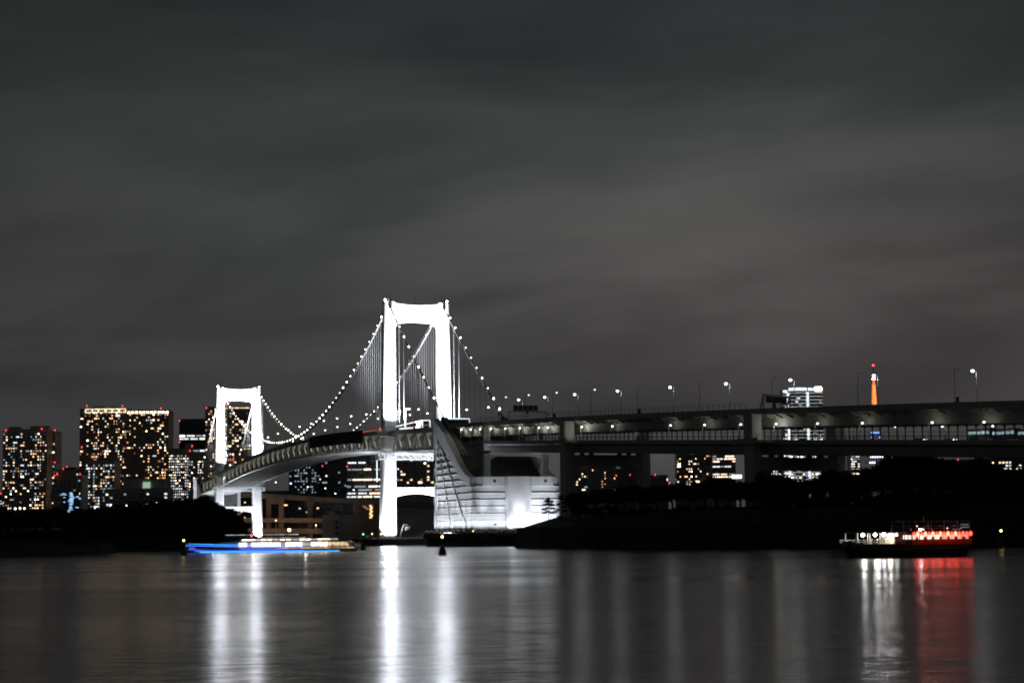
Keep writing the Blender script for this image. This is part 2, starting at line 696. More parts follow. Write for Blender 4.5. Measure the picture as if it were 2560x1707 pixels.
rl = densify([(.0, 711), (8, 668), (22, 618), (48, 585), (92, 566), (145, 566), (230, 590), (330, 640), (330, 800), (150, 815), (40, 806), (7, 775)])
r_loops = [rl, inset(rl, 1.2, 7.2, .15), inset(rl, 3.0, 7.5, .1), inset(rl, 16, 11.0, .3), inset(rl, 30, 12.5, .4), inset(rl, 48, 12.8, .3)]
island('headland_ground', r_loops, M['grass'], M['stone'])
la = densify([(-330, 520), (-240, 540), (-149, 566), (-139, 606), (-131, 650), (-150, 690), (-260, 720), (-360, 680)])
island('island_ground', [la, inset(la, 1.5, 2.6, .3), inset(la, 9, 5.0, .5), inset(la, 24, 6.5, .5)], M['grass'], M['stone'])
lb = densify([(-260, 800), (-190, 802), (-140, 806), (-112, 816), (-104, 838), (-112, 880), (-180, 905), (-270, 890)])
island('battery_ground', [lb, inset(lb, 1.5, 3.0, .3), inset(lb, 8, 6.0, .5), inset(lb, 22, 8.0, .5)], M['grass'], M['stone'])

# ================================================================== SUSPENSION BRIDGE
def zt(s):
    if s > 0:
        return 57.3 - .0343 * s
    if s < -570:
        return 55.0 + .035 * (s + 570)
    t = (s + 285) / 285.0
    return 57.3 + (s / -570.0) * (55.0 - 57.3) + 7.85 * (1 - t * t)


TRH = 9.2
bridge = thing('suspension_bridge', BR(-285, 0, 0), 'white floodlit two-tower suspension bridge with a double-deck truss across the water', 'bridge')
S_END, S_FAR = 109.0, -679.0


def span_pts(step=12.0):
    n = int(round((S_END - S_FAR) / step))
    return [S_FAR + (S_END - S_FAR) * i / n for i in range(n + 1)]


SP = span_pts(6.0)


def deck_sweep(name, section, mat, rng=None, top=True):
    pts = [s for s in SP if rng is None or rng[0] <= s <= rng[1]]
    path = [(lambda l, z, s=s: BR(s, l, zt(s) + z)) for s in pts]
    return sweep(path, section).build(name, mat, bridge)


def rect(l0, l1, z0, z1):
    return [(l0, z0), (l1, z0), (l1, z1), (l0, z1)]


deck_sweep('upper_roadway', rect(-14.2, 14.2, .35, 1.0), M['road'])
deck_sweep('lower_roadway', rect(-12.6, 12.6, -TRH + .35, -TRH + .95), M['under'])
for sg in (-1, 1):
    deck_sweep('parapet', rect(sg * 14.35 - .14, sg * 14.35 + .14, .3, 1.75), M['girder'])
    deck_sweep('top_chord', rect(sg * 13.4 - .5, sg * 13.4 + .5, -.75, .3), M['truss'])
    deck_sweep('bottom_chord', rect(sg * 13.4 - .5, sg * 13.4 + .5, -TRH - .1, -TRH + .9), M['steel'])
    deck_sweep('hand_rail', rect(sg * 14.35 - .05, sg * 14.35 + .05, 2.35, 2.47), M['pole'])
# Warren bracing: each diagonal its own piece
ub = unit_box(M['truss'])
org = ORG[bridge.name]
for sg in (-1, 1):
    s = S_END - 1.0
    k = 0
    while s - 9.5 > S_FAR:
        a = BR(s, sg * 13.4, zt(s) - (.4 if k % 2 == 0 else TRH - .5))
        b = BR(s - 9.5, sg * 13.4, zt(s - 9.5) - (TRH - .5 if k % 2 == 0 else .4))
        share('truss_diagonal', ub, bridge, beam_matrix(a, b, .75, 1.25, org))
        s -= 9.5
        k += 1
# arched floor beams under the lower deck and haunched brackets below the upper deck
us = unit_box(M['steel'])
fl = MB()
for i in range(9):
    a, b = -13.4 + 26.8 * i / 9, -13.4 + 26.8 * (i + 1) / 9
    za, zb_ = -.15 - .95 * (1 - (a / 13.4) ** 2) ** .5 if abs(a) < 13.4 else -.15, 0
    zb_ = -.15 - .95 * max(0, 1 - (b / 13.4) ** 2) ** .5
    fl.quad8([(a, -.28, za), (b, -.28, zb_), (b, .28, zb_), (a, .28, za), (a, -.28, .35), (b, -.28, .35), (b, .28, .35), (a, .28, .35)])
fl_me = fl.mesh('floor_beam', M['steel'])
brks = []
for sg in (-1, 1):
    brk = MB()
    brk.quad8([(sg * 13.0, -.25, -3.4), (sg * 13.0, .25, -3.4), (sg * 12.4, .25, -3.4), (sg * 12.4, -.25, -3.4),
               (sg * 13.0, -.25, .3), (sg * 13.0, .25, .3), (sg * 9.4, .25, .3), (sg * 9.4, -.25, .3)])
    brks.append(brk.mesh('haunch_bracket', M['truss']))
s = S_END - 1 - 9.5
while s > S_FAR:
    q = BR(s, 0, 0) - org
    share('floor_beam', fl_me, bridge, loc=(q.x, q.y, zt(s) - TRH), rot=(0, 0, TH))
    q = BR(s, 0, 0) - org
    for brk_me in brks:
        share('haunch_bracket', brk_me, bridge, loc=(q.x, q.y, zt(s)), rot=(0, 0, TH))
    s -= 9.5
# dark sheeting of the maintenance works on the near side of the truss
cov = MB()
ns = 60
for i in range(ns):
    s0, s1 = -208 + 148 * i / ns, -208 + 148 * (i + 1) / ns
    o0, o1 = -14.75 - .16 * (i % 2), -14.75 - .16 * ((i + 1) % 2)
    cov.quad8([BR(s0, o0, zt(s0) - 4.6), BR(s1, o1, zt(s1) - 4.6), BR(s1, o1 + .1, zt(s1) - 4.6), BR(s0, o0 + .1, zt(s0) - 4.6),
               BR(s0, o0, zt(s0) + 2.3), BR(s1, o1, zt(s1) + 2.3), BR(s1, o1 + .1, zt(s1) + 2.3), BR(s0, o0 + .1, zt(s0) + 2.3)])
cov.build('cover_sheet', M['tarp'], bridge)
# inspection walkway brackets hung below the truss beside the near tower
wk = MB()
for i in range(16):
    s = -18 - i * 12
    for ds in (0, 5):
        wk.obox(BR(s - ds, -14.3, zt(s) - TRH + 1.3), AX * 1.7, RX * .25, Vector((0, 0, 1.0)))
wk.build('walkway_panels', M['steel'], bridge, kind='stuff')


def make_tower(s0, ztop):
    """steel portal: two tapering chamfered legs and a curved top beam, welded into one"""
    def hw(z):
        return 19.15 - (19.15 - 17.2) * (z - 4) / (ztop - 4)

    def lw(z):
        return 7.4 - 1.7 * (z - 4) / (ztop - 4)

    def dp(z):
        return 8.6 - 3.0 * (z - 4) / (ztop - 4)
    mb = MB()
    for sg in (-1, 1):
        rings = []
        for i in range(9):
            z = 4 + (ztop - 4) * i / 8
            w, d, c = lw(z), dp(z), .75
            o = hw(z)
            x0, x1 = sg * o, sg * (o - w)
            lo, hi = min(x0, x1), max(x0, x1)
            ring = [(lo + c, -d / 2), (hi - c, -d / 2), (hi, -d / 2 + c), (hi, d / 2 - c), (hi - c, d / 2), (lo + c, d / 2), (lo, d / 2 - c), (lo, -d / 2 + c)]
            rings.append([BR(s0 + b, a, z) for a, b in ring])
        mb.loft(rings)
    # top beam with concave top and arched, filleted soffit
    n = 22
    dtop = dp(ztop) / 2 - .25
    wi = hw(112) - lw(112) + .8
    for i in range(n):
        a, b = -wi - 3 + (2 * wi + 6) * i / n, -wi - 3 + (2 * wi + 6) * (i + 1) / n

        def top(x):
            return ztop - .15 - 1.5 * (1 - (x / 15.0) ** 2)

        def bot(x):
            u = min(abs(x) / wi, 1.0)
            return ztop - 10.2 - 1.3 * u * u - 4.2 * max(0, (u - .72) / .28) ** 2.6
        mb.quad8([BR(s0 - dtop, a, bot(a)), BR(s0 + dtop, a, bot(a)), BR(s0 + dtop, b, bot(b)), BR(s0 - dtop, b, bot(b)),
                  BR(s0 - dtop, a, top(a)), BR(s0 + dtop, a, top(a)), BR(s0 + dtop, b, top(b)), BR(s0 - dtop, b, top(b))])
    tw = mb.build('tower', M['tower'], bridge)
    # arched beam between the lower legs
    lb_ = MB()
    n = 12
    w0 = hw(28) - lw(28) + .3
    for i in range(n):
        a, b = -w0 + 2 * w0 * i / n, -w0 + 2 * w0 * (i + 1) / n
        ba, bb = 24.6 + 1.9 * (1 - (a / w0) ** 2), 24.6 + 1.9 * (1 - (b / w0) ** 2)
        lb_.quad8([BR(s0 - 2.6, a, ba), BR(s0 + 2.6, a, ba), BR(s0 + 2.6, b, bb), BR(s0 - 2.6, b, bb),
                   BR(s0 - 2.6, a, 29.6), BR(s0 + 2.6, a, 29.6), BR(s0 + 2.6, b, 29.6), BR(s0 - 2.6, b, 29.6)])
    lb_.build('lower_beam', M['tower'], tw)
    # white lattice portal below the deck
    zb = zt(s0) - TRH
    pt = MB()
    w1 = hw(44) + 2.2
    for ds in (-4.6, 4.6):
        for z, hh in ((zb - 1.2, .55), (zb - 4.0, .6)):
            pt.beam(BR(s0 + ds, -w1, z), BR(s0 + ds, w1, z), .5, hh)
        k = 26
        for i in range(k):
            a, b = -w1 + 2 * w1 * i / k, -w1 + 2 * w1 * (i + 1) / k
            z0, z1 = (zb - 1.3, zb - 3.9) if i % 2 else (zb - 3.9, zb - 1.3)
            pt.beam(BR(s0 + ds, a, z0), BR(s0 + ds, b, z1), .3, .3)
        for a in (-w1, w1):
            pt.beam(BR(s0 + ds, a, zb - 4.2), BR(s0 + ds, a, zb - 1.0), .4, .4)
    for a in (-w1, w1):
        for z in (zb - 1.2, zb - 4.0):
            pt.beam(BR(s0 - 4.6, a, z), BR(s0 + 4.6, a, z), .4, .4)
        pt.beam(BR(s0 - 4.6, a, zb - 4.0), BR(s0 + 4.6, a, zb - 1.2), .3, .3)
    pt.build('portal_truss', M['tower'], tw)
    db = MB()
    db.obox(BR(s0 + 1, 0, zb - .55), AX * 1.3, RX * (w1 - 1.2), Vector((0, 0, .38)))
    db.build('deck_bearing_beam', M['steel'], tw)
    # service platforms round the legs at deck level
    for sg in (-1, 1):
        pf = MB()
        o = sg * (hw(58) - lw(58) / 2)
        for z, e in ((zb + 1.0, 1.9), (zt(s0) - 1.8, 2.4), (zt(s0) + 1.2, 2.0)):
            for u, v, lx, ly in ((0, dp(58) / 2 + e / 2 + .2, lw(58) / 2 + e, e / 2), (0, -dp(58) / 2 - e / 2 - .2, lw(58) / 2 + e, e / 2)):
                pf.obox(BR(s0 + v, o, z), AX * ly, RX * lx, Vector((0, 0, .14)))
            for c1 in (-1, 1):
                for c2 in (-1, 1):
                    p = BR(s0 + c1 * (dp(58) / 2 + e), o + c2 * (lw(58) / 2 + e - .2), z)
                    pf.beam(p, p + Vector((0, 0, 1.3)), .12)
                p0 = BR(s0 + c1 * (dp(58) / 2 + e), o - (lw(58) / 2 + e), z + 1.2)
                p1 = BR(s0 + c1 * (dp(58) / 2 + e), o + (lw(58) / 2 + e), z + 1.2)
                pf.beam(p0, p1, .1)
        pf.build('service_platform', M['steel'], tw)
        # cable saddle housing and lightning mast
        sd = MB()
        sd.obox(BR(s0, sg * 14.4, ztop + .2), AX * 3.3, RX * .85, Vector((0, 0, 1.0)))
        sd.obox(BR(s0 + 3.2, sg * 14.4, ztop - 1.6), AX * .6, RX * .8, Vector((0, 0, 1.9)))
        sd.obox(BR(s0 - 3.2, sg * 14.4, ztop - 1.6), AX * .6, RX * .8, Vector((0, 0, 1.9)))
        sd.build('cable_saddle', M['dark'], tw)
        ms = MB()
        ms.tube([BR(s0, sg * 14.0, ztop + 1), BR(s0, sg * 14.0, ztop + 6.0)], [.12, .05], 6)
        ms.build('mast', M['dark'], tw)
        bc = MB()
        bc.tube([BR(s0 + 1, sg * 16.6, ztop), BR(s0 + 1, sg * 16.6, ztop + .7)], .12, 6)
        bc.ball(BR(s0 + 1, sg * 16.6, ztop + .95), .38, 8, 5)
        bc.build('aviation_lamp', M['e_white'], tw)
    mm = MB()
    mm.tube([BR(s0, 0, ztop - 2), BR(s0, 0, ztop + 4.2)], [.12, .05], 6)
    mm.build('mast', M['dark'], tw)
    rl_ = MB()
    rl_.beam(BR(s0 + 2, -13, ztop - .2), BR(s0 + 2, 13, ztop - .2), .06, .06)
    for i in range(14):
        p = BR(s0 + 2, -13 + 2 * i, ztop - 1.6)
        rl_.beam(p, p + Vector((0, 0, 1.5)), .05)
    rl_.build('top_railing', M['dark'], tw)
    return tw


tower_a = make_tower(0.0, 125.7)
tower_b = make_tower(-570.0, 124.2)

# scaffolding of the maintenance works hung round the near leg below and at the deck
sf = MB()
for s_, l_ in ((7.5, -22.5), (7.5, -13.5), (-7.5, -22.5), (-7.5, -13.5), (7.5, -18)):
    sf.beam(BR(s_, l_, zt(0) - TRH - 4.5), BR(s_, l_, zt(0) + 3.0), .22)
for z in [zt(0) - TRH - 4.5 + 2.05 * i for i in range(9)]:
    for p, q in (((7.5, -22.5), (7.5, -13.5)), ((-7.5, -22.5), (-7.5, -13.5)), ((7.5, -22.5), (-7.5, -22.5)), ((7.5, -13.5), (-7.5, -13.5))):
        sf.beam(BR(p[0], p[1], z), BR(q[0], q[1], z), .16)
    sf.beam(BR(7.5, -22.5, z), BR(7.5, -18, z + 2.05), .12)
    sf.beam(BR(7.5, -18, z + 2.05), BR(7.5, -13.5, z), .12)
so_ = sf.build('scaffolding', M['pole'])
tag(so_, 'grey steel scaffold wrapped round the near tower leg at deck level', 'scaffold')
led = MB()
led.beam(BR(8.2, -23.0, zt(0) - TRH - 4.8), BR(8.2, -23.0, zt(0) - TRH - 15.8), .45)
lo_ = led.build('light_tube', M['e_led'])
tag(lo_, 'vertical white light tube hanging below the deck beside the near tower leg', 'light tube')

# main cables
CABLE_PTS = {}


def cable_z(s):
    if s >= 0:
        u = s / 108.0
        return 124.6 + (58.6 - 124.6) * u - 3.2 * 4 * u * (1 - u) * .35
    if s <= -570:
        u = (-570 - s) / 108.0
        return 123.1 + (55.0 - 123.1) * u - 3.2 * 4 * u * (1 - u) * .35
    t = (s + 285) / 285.0
    lin = 124.6 + (s / -570.0) * (123.1 - 124.6)
    return lin - (123.85 - 66.4) * (1 - t * t)


for sg in (-1, 1):
    mb = MB()
    mb.tube([BR(s, sg * 14.4, cable_z(s)) for s in [109 - 6.065 * i for i in range(131)]], .46, 8)
    c = mb.build('main_cable', M['cable'], bridge, smooth=True)
    hr = MB()
    hr.tube([BR(s, sg * 14.4 - .5, cable_z(s) + 1.3) for s in [106 - 12.06 * i for i in range(64)]], .05, 4)
    hr.build('hand_rope', M['cable'], c)
# hangers
hm = MB().tube([(0, 0, -.5), (0, 0, .5)], 1.0, 6).mesh('hanger', M['cable'])
cl = MB().tube([(0, 0, -.8), (0, 0, .8)], .62, 8).mesh('cable_clamp', M['cable'])
nh = 0
for sg in (-1, 1):
    ss = [-4.75 * (i + 1) for i in range(119)] + [12 + 9.5 * i for i in range(8)] + [-582 - 9.5 * i for i in range(8)]
    for s in ss:
        z1, z0 = cable_z(s), zt(s) + .3
        if z1 - z0 < .8:
            continue
        q = BR(s, sg * 14.4, (z0 + z1) / 2) - org
        share('hanger', hm, bridge, loc=q, scale=(.085, .085, z1 - z0))
        nh += 1
# cable lamps, each a lamp of its own
lamp_mes, lamp_mes2 = [], []
for q, st_ in enumerate((5, 9, 12, 15)):
    mt_ = em('cable_lamp_glow_%d' % q, (1, .88 + .02 * q, .66 + .04 * q), st_)
    lamp_mes.append(MB().ball((0, 0, 0), .31 + .03 * q, 10, 6).mesh('cable_lamp', mt_))
    lamp_mes2.append(MB().ball((0, 0, 0), .34 + .03 * q, 10, 6).mesh('cable_lamp', mt_))
for sg in (-1, 1):
    side = 'left' if sg < 0 else 'right'
    for part, lst in (('between the towers', [-9.5 * (i + .6) for i in range(60)]),
                      ('right of the near tower', [14 + 9.6 * i for i in range(10)]),
                      ('left of the far tower', [-584 - 9.6 * i for i in range(10)])):
        for nth, s in enumerate(lst):
            o = share('cable_lamp', random.choice(lamp_mes if s > -300 else lamp_mes2), None, loc=BR(s, sg * 14.4 + (-.3 if sg < 0 else .3), cable_z(s) + 1.0))
            tag(o, 'round warm lamp, %s from the %s tower on the %s %s cable' % (ordw(nth + 1), 'far' if 'left' in part else 'near', side, 'main-span' if 'between' in part else 'side-span'), 'lamp', 'lamps on the %s cable %s' % (side, part))


def pier_block(s0, label):
    mb = MB()
    def ring(e, z):
        w, d = 27.5 + e, 15.0 + e
        pts = []
        for cx, cy_, a0 in ((w - 6, d - 6, 0), (-w + 6, d - 6, 90), (-w + 6, -d + 6, 180), (w - 6, -d + 6, 270)):
            for k in range(5):
                a = R_(a0 + 22.5 * k)
                pts.append(BR(s0 + cy_ + 6 * math.sin(a), cx + 6 * math.cos(a), z))
        return pts
    mb.loft([ring(0, -4), ring(0, 2.2), ring(.5, 2.25), ring(.5, 3.6), ring(.1, 3.8)])
    t = thing('tower_pier', BR(s0, 0, 0), label, 'pier')
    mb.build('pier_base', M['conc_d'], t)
    for sg in (-1, 1):
        p = MB()
        p.obox(BR(s0, sg * 15.6, 4.1), AX * 6.0, RX * 5.4, Vector((0, 0, .45)))
        p.build('leg_footing', M['conc'], t)
    rp = MB()
    for i in range(28):
        a = -26.5 + 53 * i / 27
        p = BR(s0 + 14.4, a, 3.8)
        rp.beam(p, p + Vector((0, 0, 1.1)), .07)
    rp.beam(BR(s0 + 14.4, -26.5, 4.9), BR(s0 + 14.4, 26.5, 4.9), .07)
    rp.beam(BR(s0 + 14.4, -26.5, 4.4), BR(s0 + 14.4, 26.5, 4.4), .05)
    rp.build('railing', M['pole'], t)
    return t


pier_block(0, 'dark concrete pier in the water under the near bridge tower')
pier_block(-570, 'dark concrete pier in the water under the far bridge tower')
# access stair beside the near leg foot
st = MB()
for i in range(9):
    p = BR(6.0, -11.6 + .38 * i, 4.4 + 1.15 * i if i < 5 else 4.4 + 1.15 * (9 - i))
st.beam(BR(6, -10.8, 4.2), BR(6, -8.6, 10.8), .35)
st.beam(BR(6, -8.6, 10.6), BR(6, -6.6, 10.6), .25)
st.obox(BR(6, -6.4, 8.6), AX * .9, RX * 1.1, Vector((0, 0, 1.0)))
st.beam(BR(6, -6.6, 4.0), BR(6, -6.6, 7.8), .3)
tag(st.build('access_stair', M['dark']), 'small white access stair and cabin at the foot of the near tower', 'stair')

# floodlights
WHT = (.88, .92, 1.0)
for s0, nm, kk in ((0, 'near', 1.0), (-570, 'far', 1.45)):
    for sd, pw in ((1, 1050000), (-1, 280000)):
        for sg in (-1, 1):
            s = s0 + sd * 36
            flood(BR(s, sg * 8.0, zt(s) + 1.0), BR(s0, sg * 13.0, 101), pw * kk, WHT, 84,
                  '%s floodlight on the upper deck %s the %s tower' % ('left' if sg < 0 else 'right', 'before' if sd > 0 else 'behind', nm), '%s tower deck floodlights' % nm, blend=.55)
    for sg in (-1, 1):
        for sd, pw in ((1, 190000), (-1, 40000)):
            flood(BR(s0 + sd * 13.6, sg * 14.5, 3.9), BR(s0 + sd * 1.0, sg * 15.2, 26), pw * (1 if s0 == 0 else .45), WHT, 120,
                  'floodlight %s the %s leg foot of the %s tower' % ('before' if sd > 0 else 'behind', 'left' if sg < 0 else 'right', nm), '%s tower pier floodlights' % nm, blend=.4)
    flood(BR(s0, -26.3, 3.9), BR(s0, -18.5, 30), 16000, WHT, 110,
          'floodlight on the left end of the %s tower pier' % nm, '%s tower pier end floodlights' % nm, blend=.5)
    for sg in (-1, 1):
        for sd in (1, -1):  # floodlights added to brighten the underside of the deck
            flood(BR(s0 + sd * 14.0, sg * 5, 3.9), BR(s0 + sd * 72, sg * 4, 50), 190000, WHT, 70,
                  '%s added under-deck floodlight on the %s of the %s tower pier' % ('left' if sg < 0 else 'right', 'front' if sd > 0 else 'back', nm), '%s tower added under-deck floodlights' % nm, blend=.9)
    flood(BR(s0 + 13.8, 0, 3.9), BR(s0 + 2, 0, 40), 60000 if s0 == 0 else 16000, WHT, 90,
          'floodlight in the middle of the %s tower pier' % nm, '%s tower pier middle floodlights' % nm, blend=.5)
# road lamps inside the truss, lower deck
tl_me = MB().box((0, 0, 0), (.8, .3, .15)).mesh('truss_lamp', M['e_deck'])
i = 0
s = 98.5
while s > -670:
    o = share('truss_lamp', tl_me, None, loc=BR(s, -10.5, zt(s) - .5), rot=(0, 0, TH))
    tag(o, '%s small lamp from the anchorage under the upper deck inside the truss' % ordw(i + 1), 'lamp', 'lamps inside the truss')
    ORG[o.name] = o.location.copy()
    light('POINT', 'truss_lamp_light', BR(s, -10.6, zt(s) - 2.6), 850, (1, .95, .80), o, None, .25)
    i += 1
    s -= 19

# ================================================================== ANCHORAGES
def interp(tab, x):
    if x <= tab[0][0]:
        return tab[0][1]
    for (a, va), (b, vb) in zip(tab, tab[1:]):
        if x <= b:
            return va + (vb - va) * (x - a) / (b - a)
    return tab[-1][1]


TOPZ = [(109, 58.5), (126.2, 51.2), (138.2, 44.6), (149.8, 37.3), (155, 34.4), (159.6, 32.4), (163, 31.1), (166, 30.3), (170.8, 29.6), (180, 29.6)]
INNER = [(114, 50), (121.6, 46.3), (134.6, 39.8), (146.4, 33.9), (157.8, 28.4), (163, 26.6), (168.3, 25.5)]
HW = 19.94


def anchorage(P, label, detailed):
    """P(s, l, z): place; s = 109 at the span end, 174.8 at the back"""
    t = thing('anchorage', P(142, 0, 0), label, 'anchorage')
    outline = [(109, -HW)] + [(s, -HW) for s in (113, 117.5, 122, 126.2, 132, 138.2, 144, 149.8, 152.5, 155, 157.5, 159.6, 161.5, 163, 166, 168.5, 170.8)]
    outline += [(170.8 + 4 * math.sin(R_(a)), -HW + 4 * (1 - math.cos(R_(a)))) for a in (18, 36, 54, 72, 90)]
    back = outline + [(174.8, -6), (174.8, 6)] + [(s, -l) for s, l in reversed(outline)]
    # perimeter wall, 2.6 m thick
    mb = MB()
    rings = []
    for k, (s, l) in enumerate(back):
        z1 = interp(TOPZ, s)
        ins = 2.6
        li = l + ins if l < -16 else (l - ins if l > 16 else l)
        si = s - ins if s > 172 else s
        rings.append([P(s, l, 6), P(s, l, z1), P(si, li, z1), P(si, li, 6)])
    b0 = len(mb.v)
    for r in rings:
        mb.v += [tuple(p) for p in r]
    for i in range(len(rings) - 1):
        for k in range(4):
            mb.f.append((b0 + i * 4 + k, b0 + (i + 1) * 4 + k, b0 + (i + 1) * 4 + (k + 1) % 4, b0 + i * 4 + (k + 1) % 4))
    mb.f.append((b0, b0 + 1, b0 + 2, b0 + 3))
    e = b0 + (len(rings) - 1) * 4
    mb.f.append((e + 3, e + 2, e + 1, e))
    wall = mb.build('wall', M['conc_w'], t)
    # front wall towards the span and the sloping slab between the side walls
    ib = MB()
    pts = [(109.6, 54.0), (126, 46.5), (138, 40.0), (150, 32.5), (160, 28.6), (172.1, 28.2)]
    for (sa, za), (sb, zb) in zip(pts, pts[1:]):
        ib.quad8([P(sa, -HW + 2.5, 6.2), P(sb, -HW + 2.5, 6.2), P(sb, HW - 2.5, 6.2), P(sa, HW - 2.5, 6.2),
                  P(sa, -HW + 2.5, za), P(sb, -HW + 2.5, zb), P(sb, HW - 2.5, zb), P(sa, HW - 2.5, za)])
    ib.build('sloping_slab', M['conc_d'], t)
    # pedestal standing in the water
    pd = MB()

    def ring(e, z):
        q = []
        for cx, cs, a0 in ((HW - 4, 170.8, 0), (-HW + 4, 170.8, 90), (-HW + 4, 111, 180), (HW - 4, 111, 270)):
            for k in range(5):
                a = R_(a0 + 22.5 * k)
                q.append(P(cs + (4 + e) * math.sin(a), cx + (4 + e) * math.cos(a), z))
        return q
    pd.loft([ring(4.0, -4), ring(4.0, 3.4), ring(5.6, 3.5), ring(5.6, 5.6), ring(5.2, 5.9)])
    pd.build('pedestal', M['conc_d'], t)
    # horizontal courses on the outer face
    ledge_s = [(114.5, -HW)] + outline[2:] + [(174.8, -5.8)]
    for i in range(14):
        z = 8.2 + 2.92 * i
        if z < 27.0:
            run = ledge_s
            runs = [run, [(174.8, 5.8)] + [(s, -l) for s, l in reversed(outline) if s > 165]]
        else:
            smax = 114.5
            while smax < 168 and interp(INNER, smax) > z:
                smax += .5
            run = [q for q in ledge_s if q[0] < smax and q[1] < -19] + [(smax, -HW)]
            runs = [run]
        for r in runs:
            if len(r) < 2:
                continue
            m = MB()
            v0 = len(m.v)
            for k, (s, l) in enumerate(r):
                a = r[max(k - 1, 0)]
                c = r[min(k + 1, len(r) - 1)]
                tx, ty = c[0] - a[0], c[1] - a[1]
                n_ = math.hypot(tx, ty) or 1
                nx, ny = ty / n_, -tx / n_
                if nx * (s - 142) + ny * l < 0:
                    nx, ny = -nx, -ny
                for off, dz in ((-.15, -.24), (.22, -.17), (.22, .05), (-.15, .14)):
                    m.v.append(tuple(P(s + nx * off, l + ny * off, z + dz)))
            for k in range(len(r) - 1):
                for q in range(4):
                    m.f.append((v0 + k * 4 + q, v0 + (k + 1) * 4 + q, v0 + (k + 1) * 4 + (q + 1) % 4, v0 + k * 4 + (q + 1) % 4))
            m.f.append((v0, v0 + 1, v0 + 2, v0 + 3))
            e = v0 + (len(r) - 1) * 4
            m.f.append((e + 3, e + 2, e + 1, e))
            m.build('ledge', M['conc_w'], wall)
    # raking ribs fanning down from the crest
    for pts in ([(115.1, 49.2), (139.7, 7.0)], [(115.1, 49.2), (132.8, 36.8), (144.4, 25.2), (154.2, 16.6), (166.1, 7.0)], [(114.0, 49.2), (114.0, 7.0)]):
        m = MB()
        for (a, za), (b, zb) in zip(pts, pts[1:]):
            m.beam(P(a, -HW - .12, za), P(b, -HW - .12, zb), .5, .5)
        m.build('raking_rib', M['conc_w'], wall)
    # smooth border band under the crest, laid as slabs
    tops = [(s, interp(TOPZ, s)) for s, _ in outline[:18]]
    for (sa, za), (sb, zb) in zip(tops, tops[1:]):
        m = MB()
        ia, ib_ = min(interp(INNER, sa), za - 1.5), min(interp(INNER, sb), zb - 1.5)
        m.quad8([P(sa + .05, -HW - .33, ia), P(sb - .05, -HW - .33, ib_), P(sb - .05, -HW + .1, ib_), P(sa + .05, -HW + .1, ia),
                 P(sa + .05, -HW - .33, za + .1), P(sb - .05, -HW - .33, zb + .1), P(sb - .05, -HW + .1, zb + .1), P(sa + .05, -HW + .1, za + .1)])
        m.build('border_slab', M['conc_w'], wall)
    # plain middle bay of the back wall and its band at the top
    m = MB()
    bay = [(-5.8, 174.3), (-5.6, 175.7), (-4.6, 176.3), (4.6, 176.3), (5.6, 175.7), (5.8, 174.3)]
    m.loft([[P(s, l, 5.95) for l, s in bay], [P(s, l, 29.75) for l, s in bay]])
    m.build('middle_bay', M['conc_w'], wall)
    for l0, l1 in ((-19.2, -12.6), (-12.5, -5.9), (5.9, 12.5), (12.6, 19.2)):
        m = MB()
        c0 = 174.8 if abs(l0) < 16 and abs(l1) < 16 else 174.8
        l0, l1 = max(l0, -15.9), min(l1, 15.9)
        m.quad8([P(174.6, l0, 25.6), P(175.13, l0, 25.6), P(175.13, l1, 25.6), P(174.6, l1, 25.6),
                 P(174.6, l0, 29.7), P(175.13, l0, 29.7), P(175.13, l1, 29.7), P(174.6, l1, 29.7)])
        m.build('border_slab', M['conc_w'], wall)
    # small dark vents and slot windows
    vs = [(175.2, -10.6, 27.6, 1.1, .6), (175.2, 12.4, 27.6, 1.1, .6), (174.95, -10.4, 9.2, 1.0, .6)]
    for s, l, z, w, h in vs:
        m = MB().obox(P(s, l, z), (P(0, 1, 0) - P(0, 0, 0)) * (w / 2), (P(1, 0, 0) - P(0, 0, 0)) * .08, Vector((0, 0, h / 2)))
        m.build('vent', M['glass_off'], wall)
    for z in (29.6, 37.0):
        m = MB().obox(P(111.2, -HW - .36, z), (P(1, 0, 0) - P(0, 0, 0)) * .9, (P(0, 1, 0) - P(0, 0, 0)) * .08, Vector((0, 0, 1.7)))
        m.build('slot_window', M['glass_off'], wall)
    # cable hood on the crest
    for sg in (-1, 1):
        m = MB()
        m.quad8([P(107.5, sg * 14.4 - 1.6, 54), P(113, sg * 14.4 - 1.6, 52), P(113, sg * 14.4 + 1.6, 52), P(107.5, sg * 14.4 + 1.6, 54),
                 P(107.5, sg * 14.4 - 1.6, 59.4), P(113, sg * 14.4 - 1.6, 55.6), P(113, sg * 14.4 + 1.6, 55.6), P(107.5, sg * 14.4 + 1.6, 59.4)])
        m.build('cable_hood', M['dark'], t)
        c = MB()
        for dl in (-.8, 0, .8):
            c.tube([P(109, sg * 14.4 + dl * .3, 58.4), P(140, sg * 14.4 + dl * 2, 40.6)], .28, 6)
        c.build('splay_strands', M['cable'], t)
    # portal frame carrying the approach spans on the back wall
    pf = MB()
    for sg in (-1, 1):
        pf.obox(P(171.5, sg * 13.2, 33.9), (P(1, 0, 0) - P(0, 0, 0)) * 1.5, (P(0, 1, 0) - P(0, 0, 0)) * 1.5, Vector((0, 0, 5.8)))
        pf.obox(P(171.5, sg * 13.2, 28.9), (P(1, 0, 0) - P(0, 0, 0)) * 1.9, (P(0, 1, 0) - P(0, 0, 0)) * 2.0, Vector((0, 0, 1.0)))
    n = 10
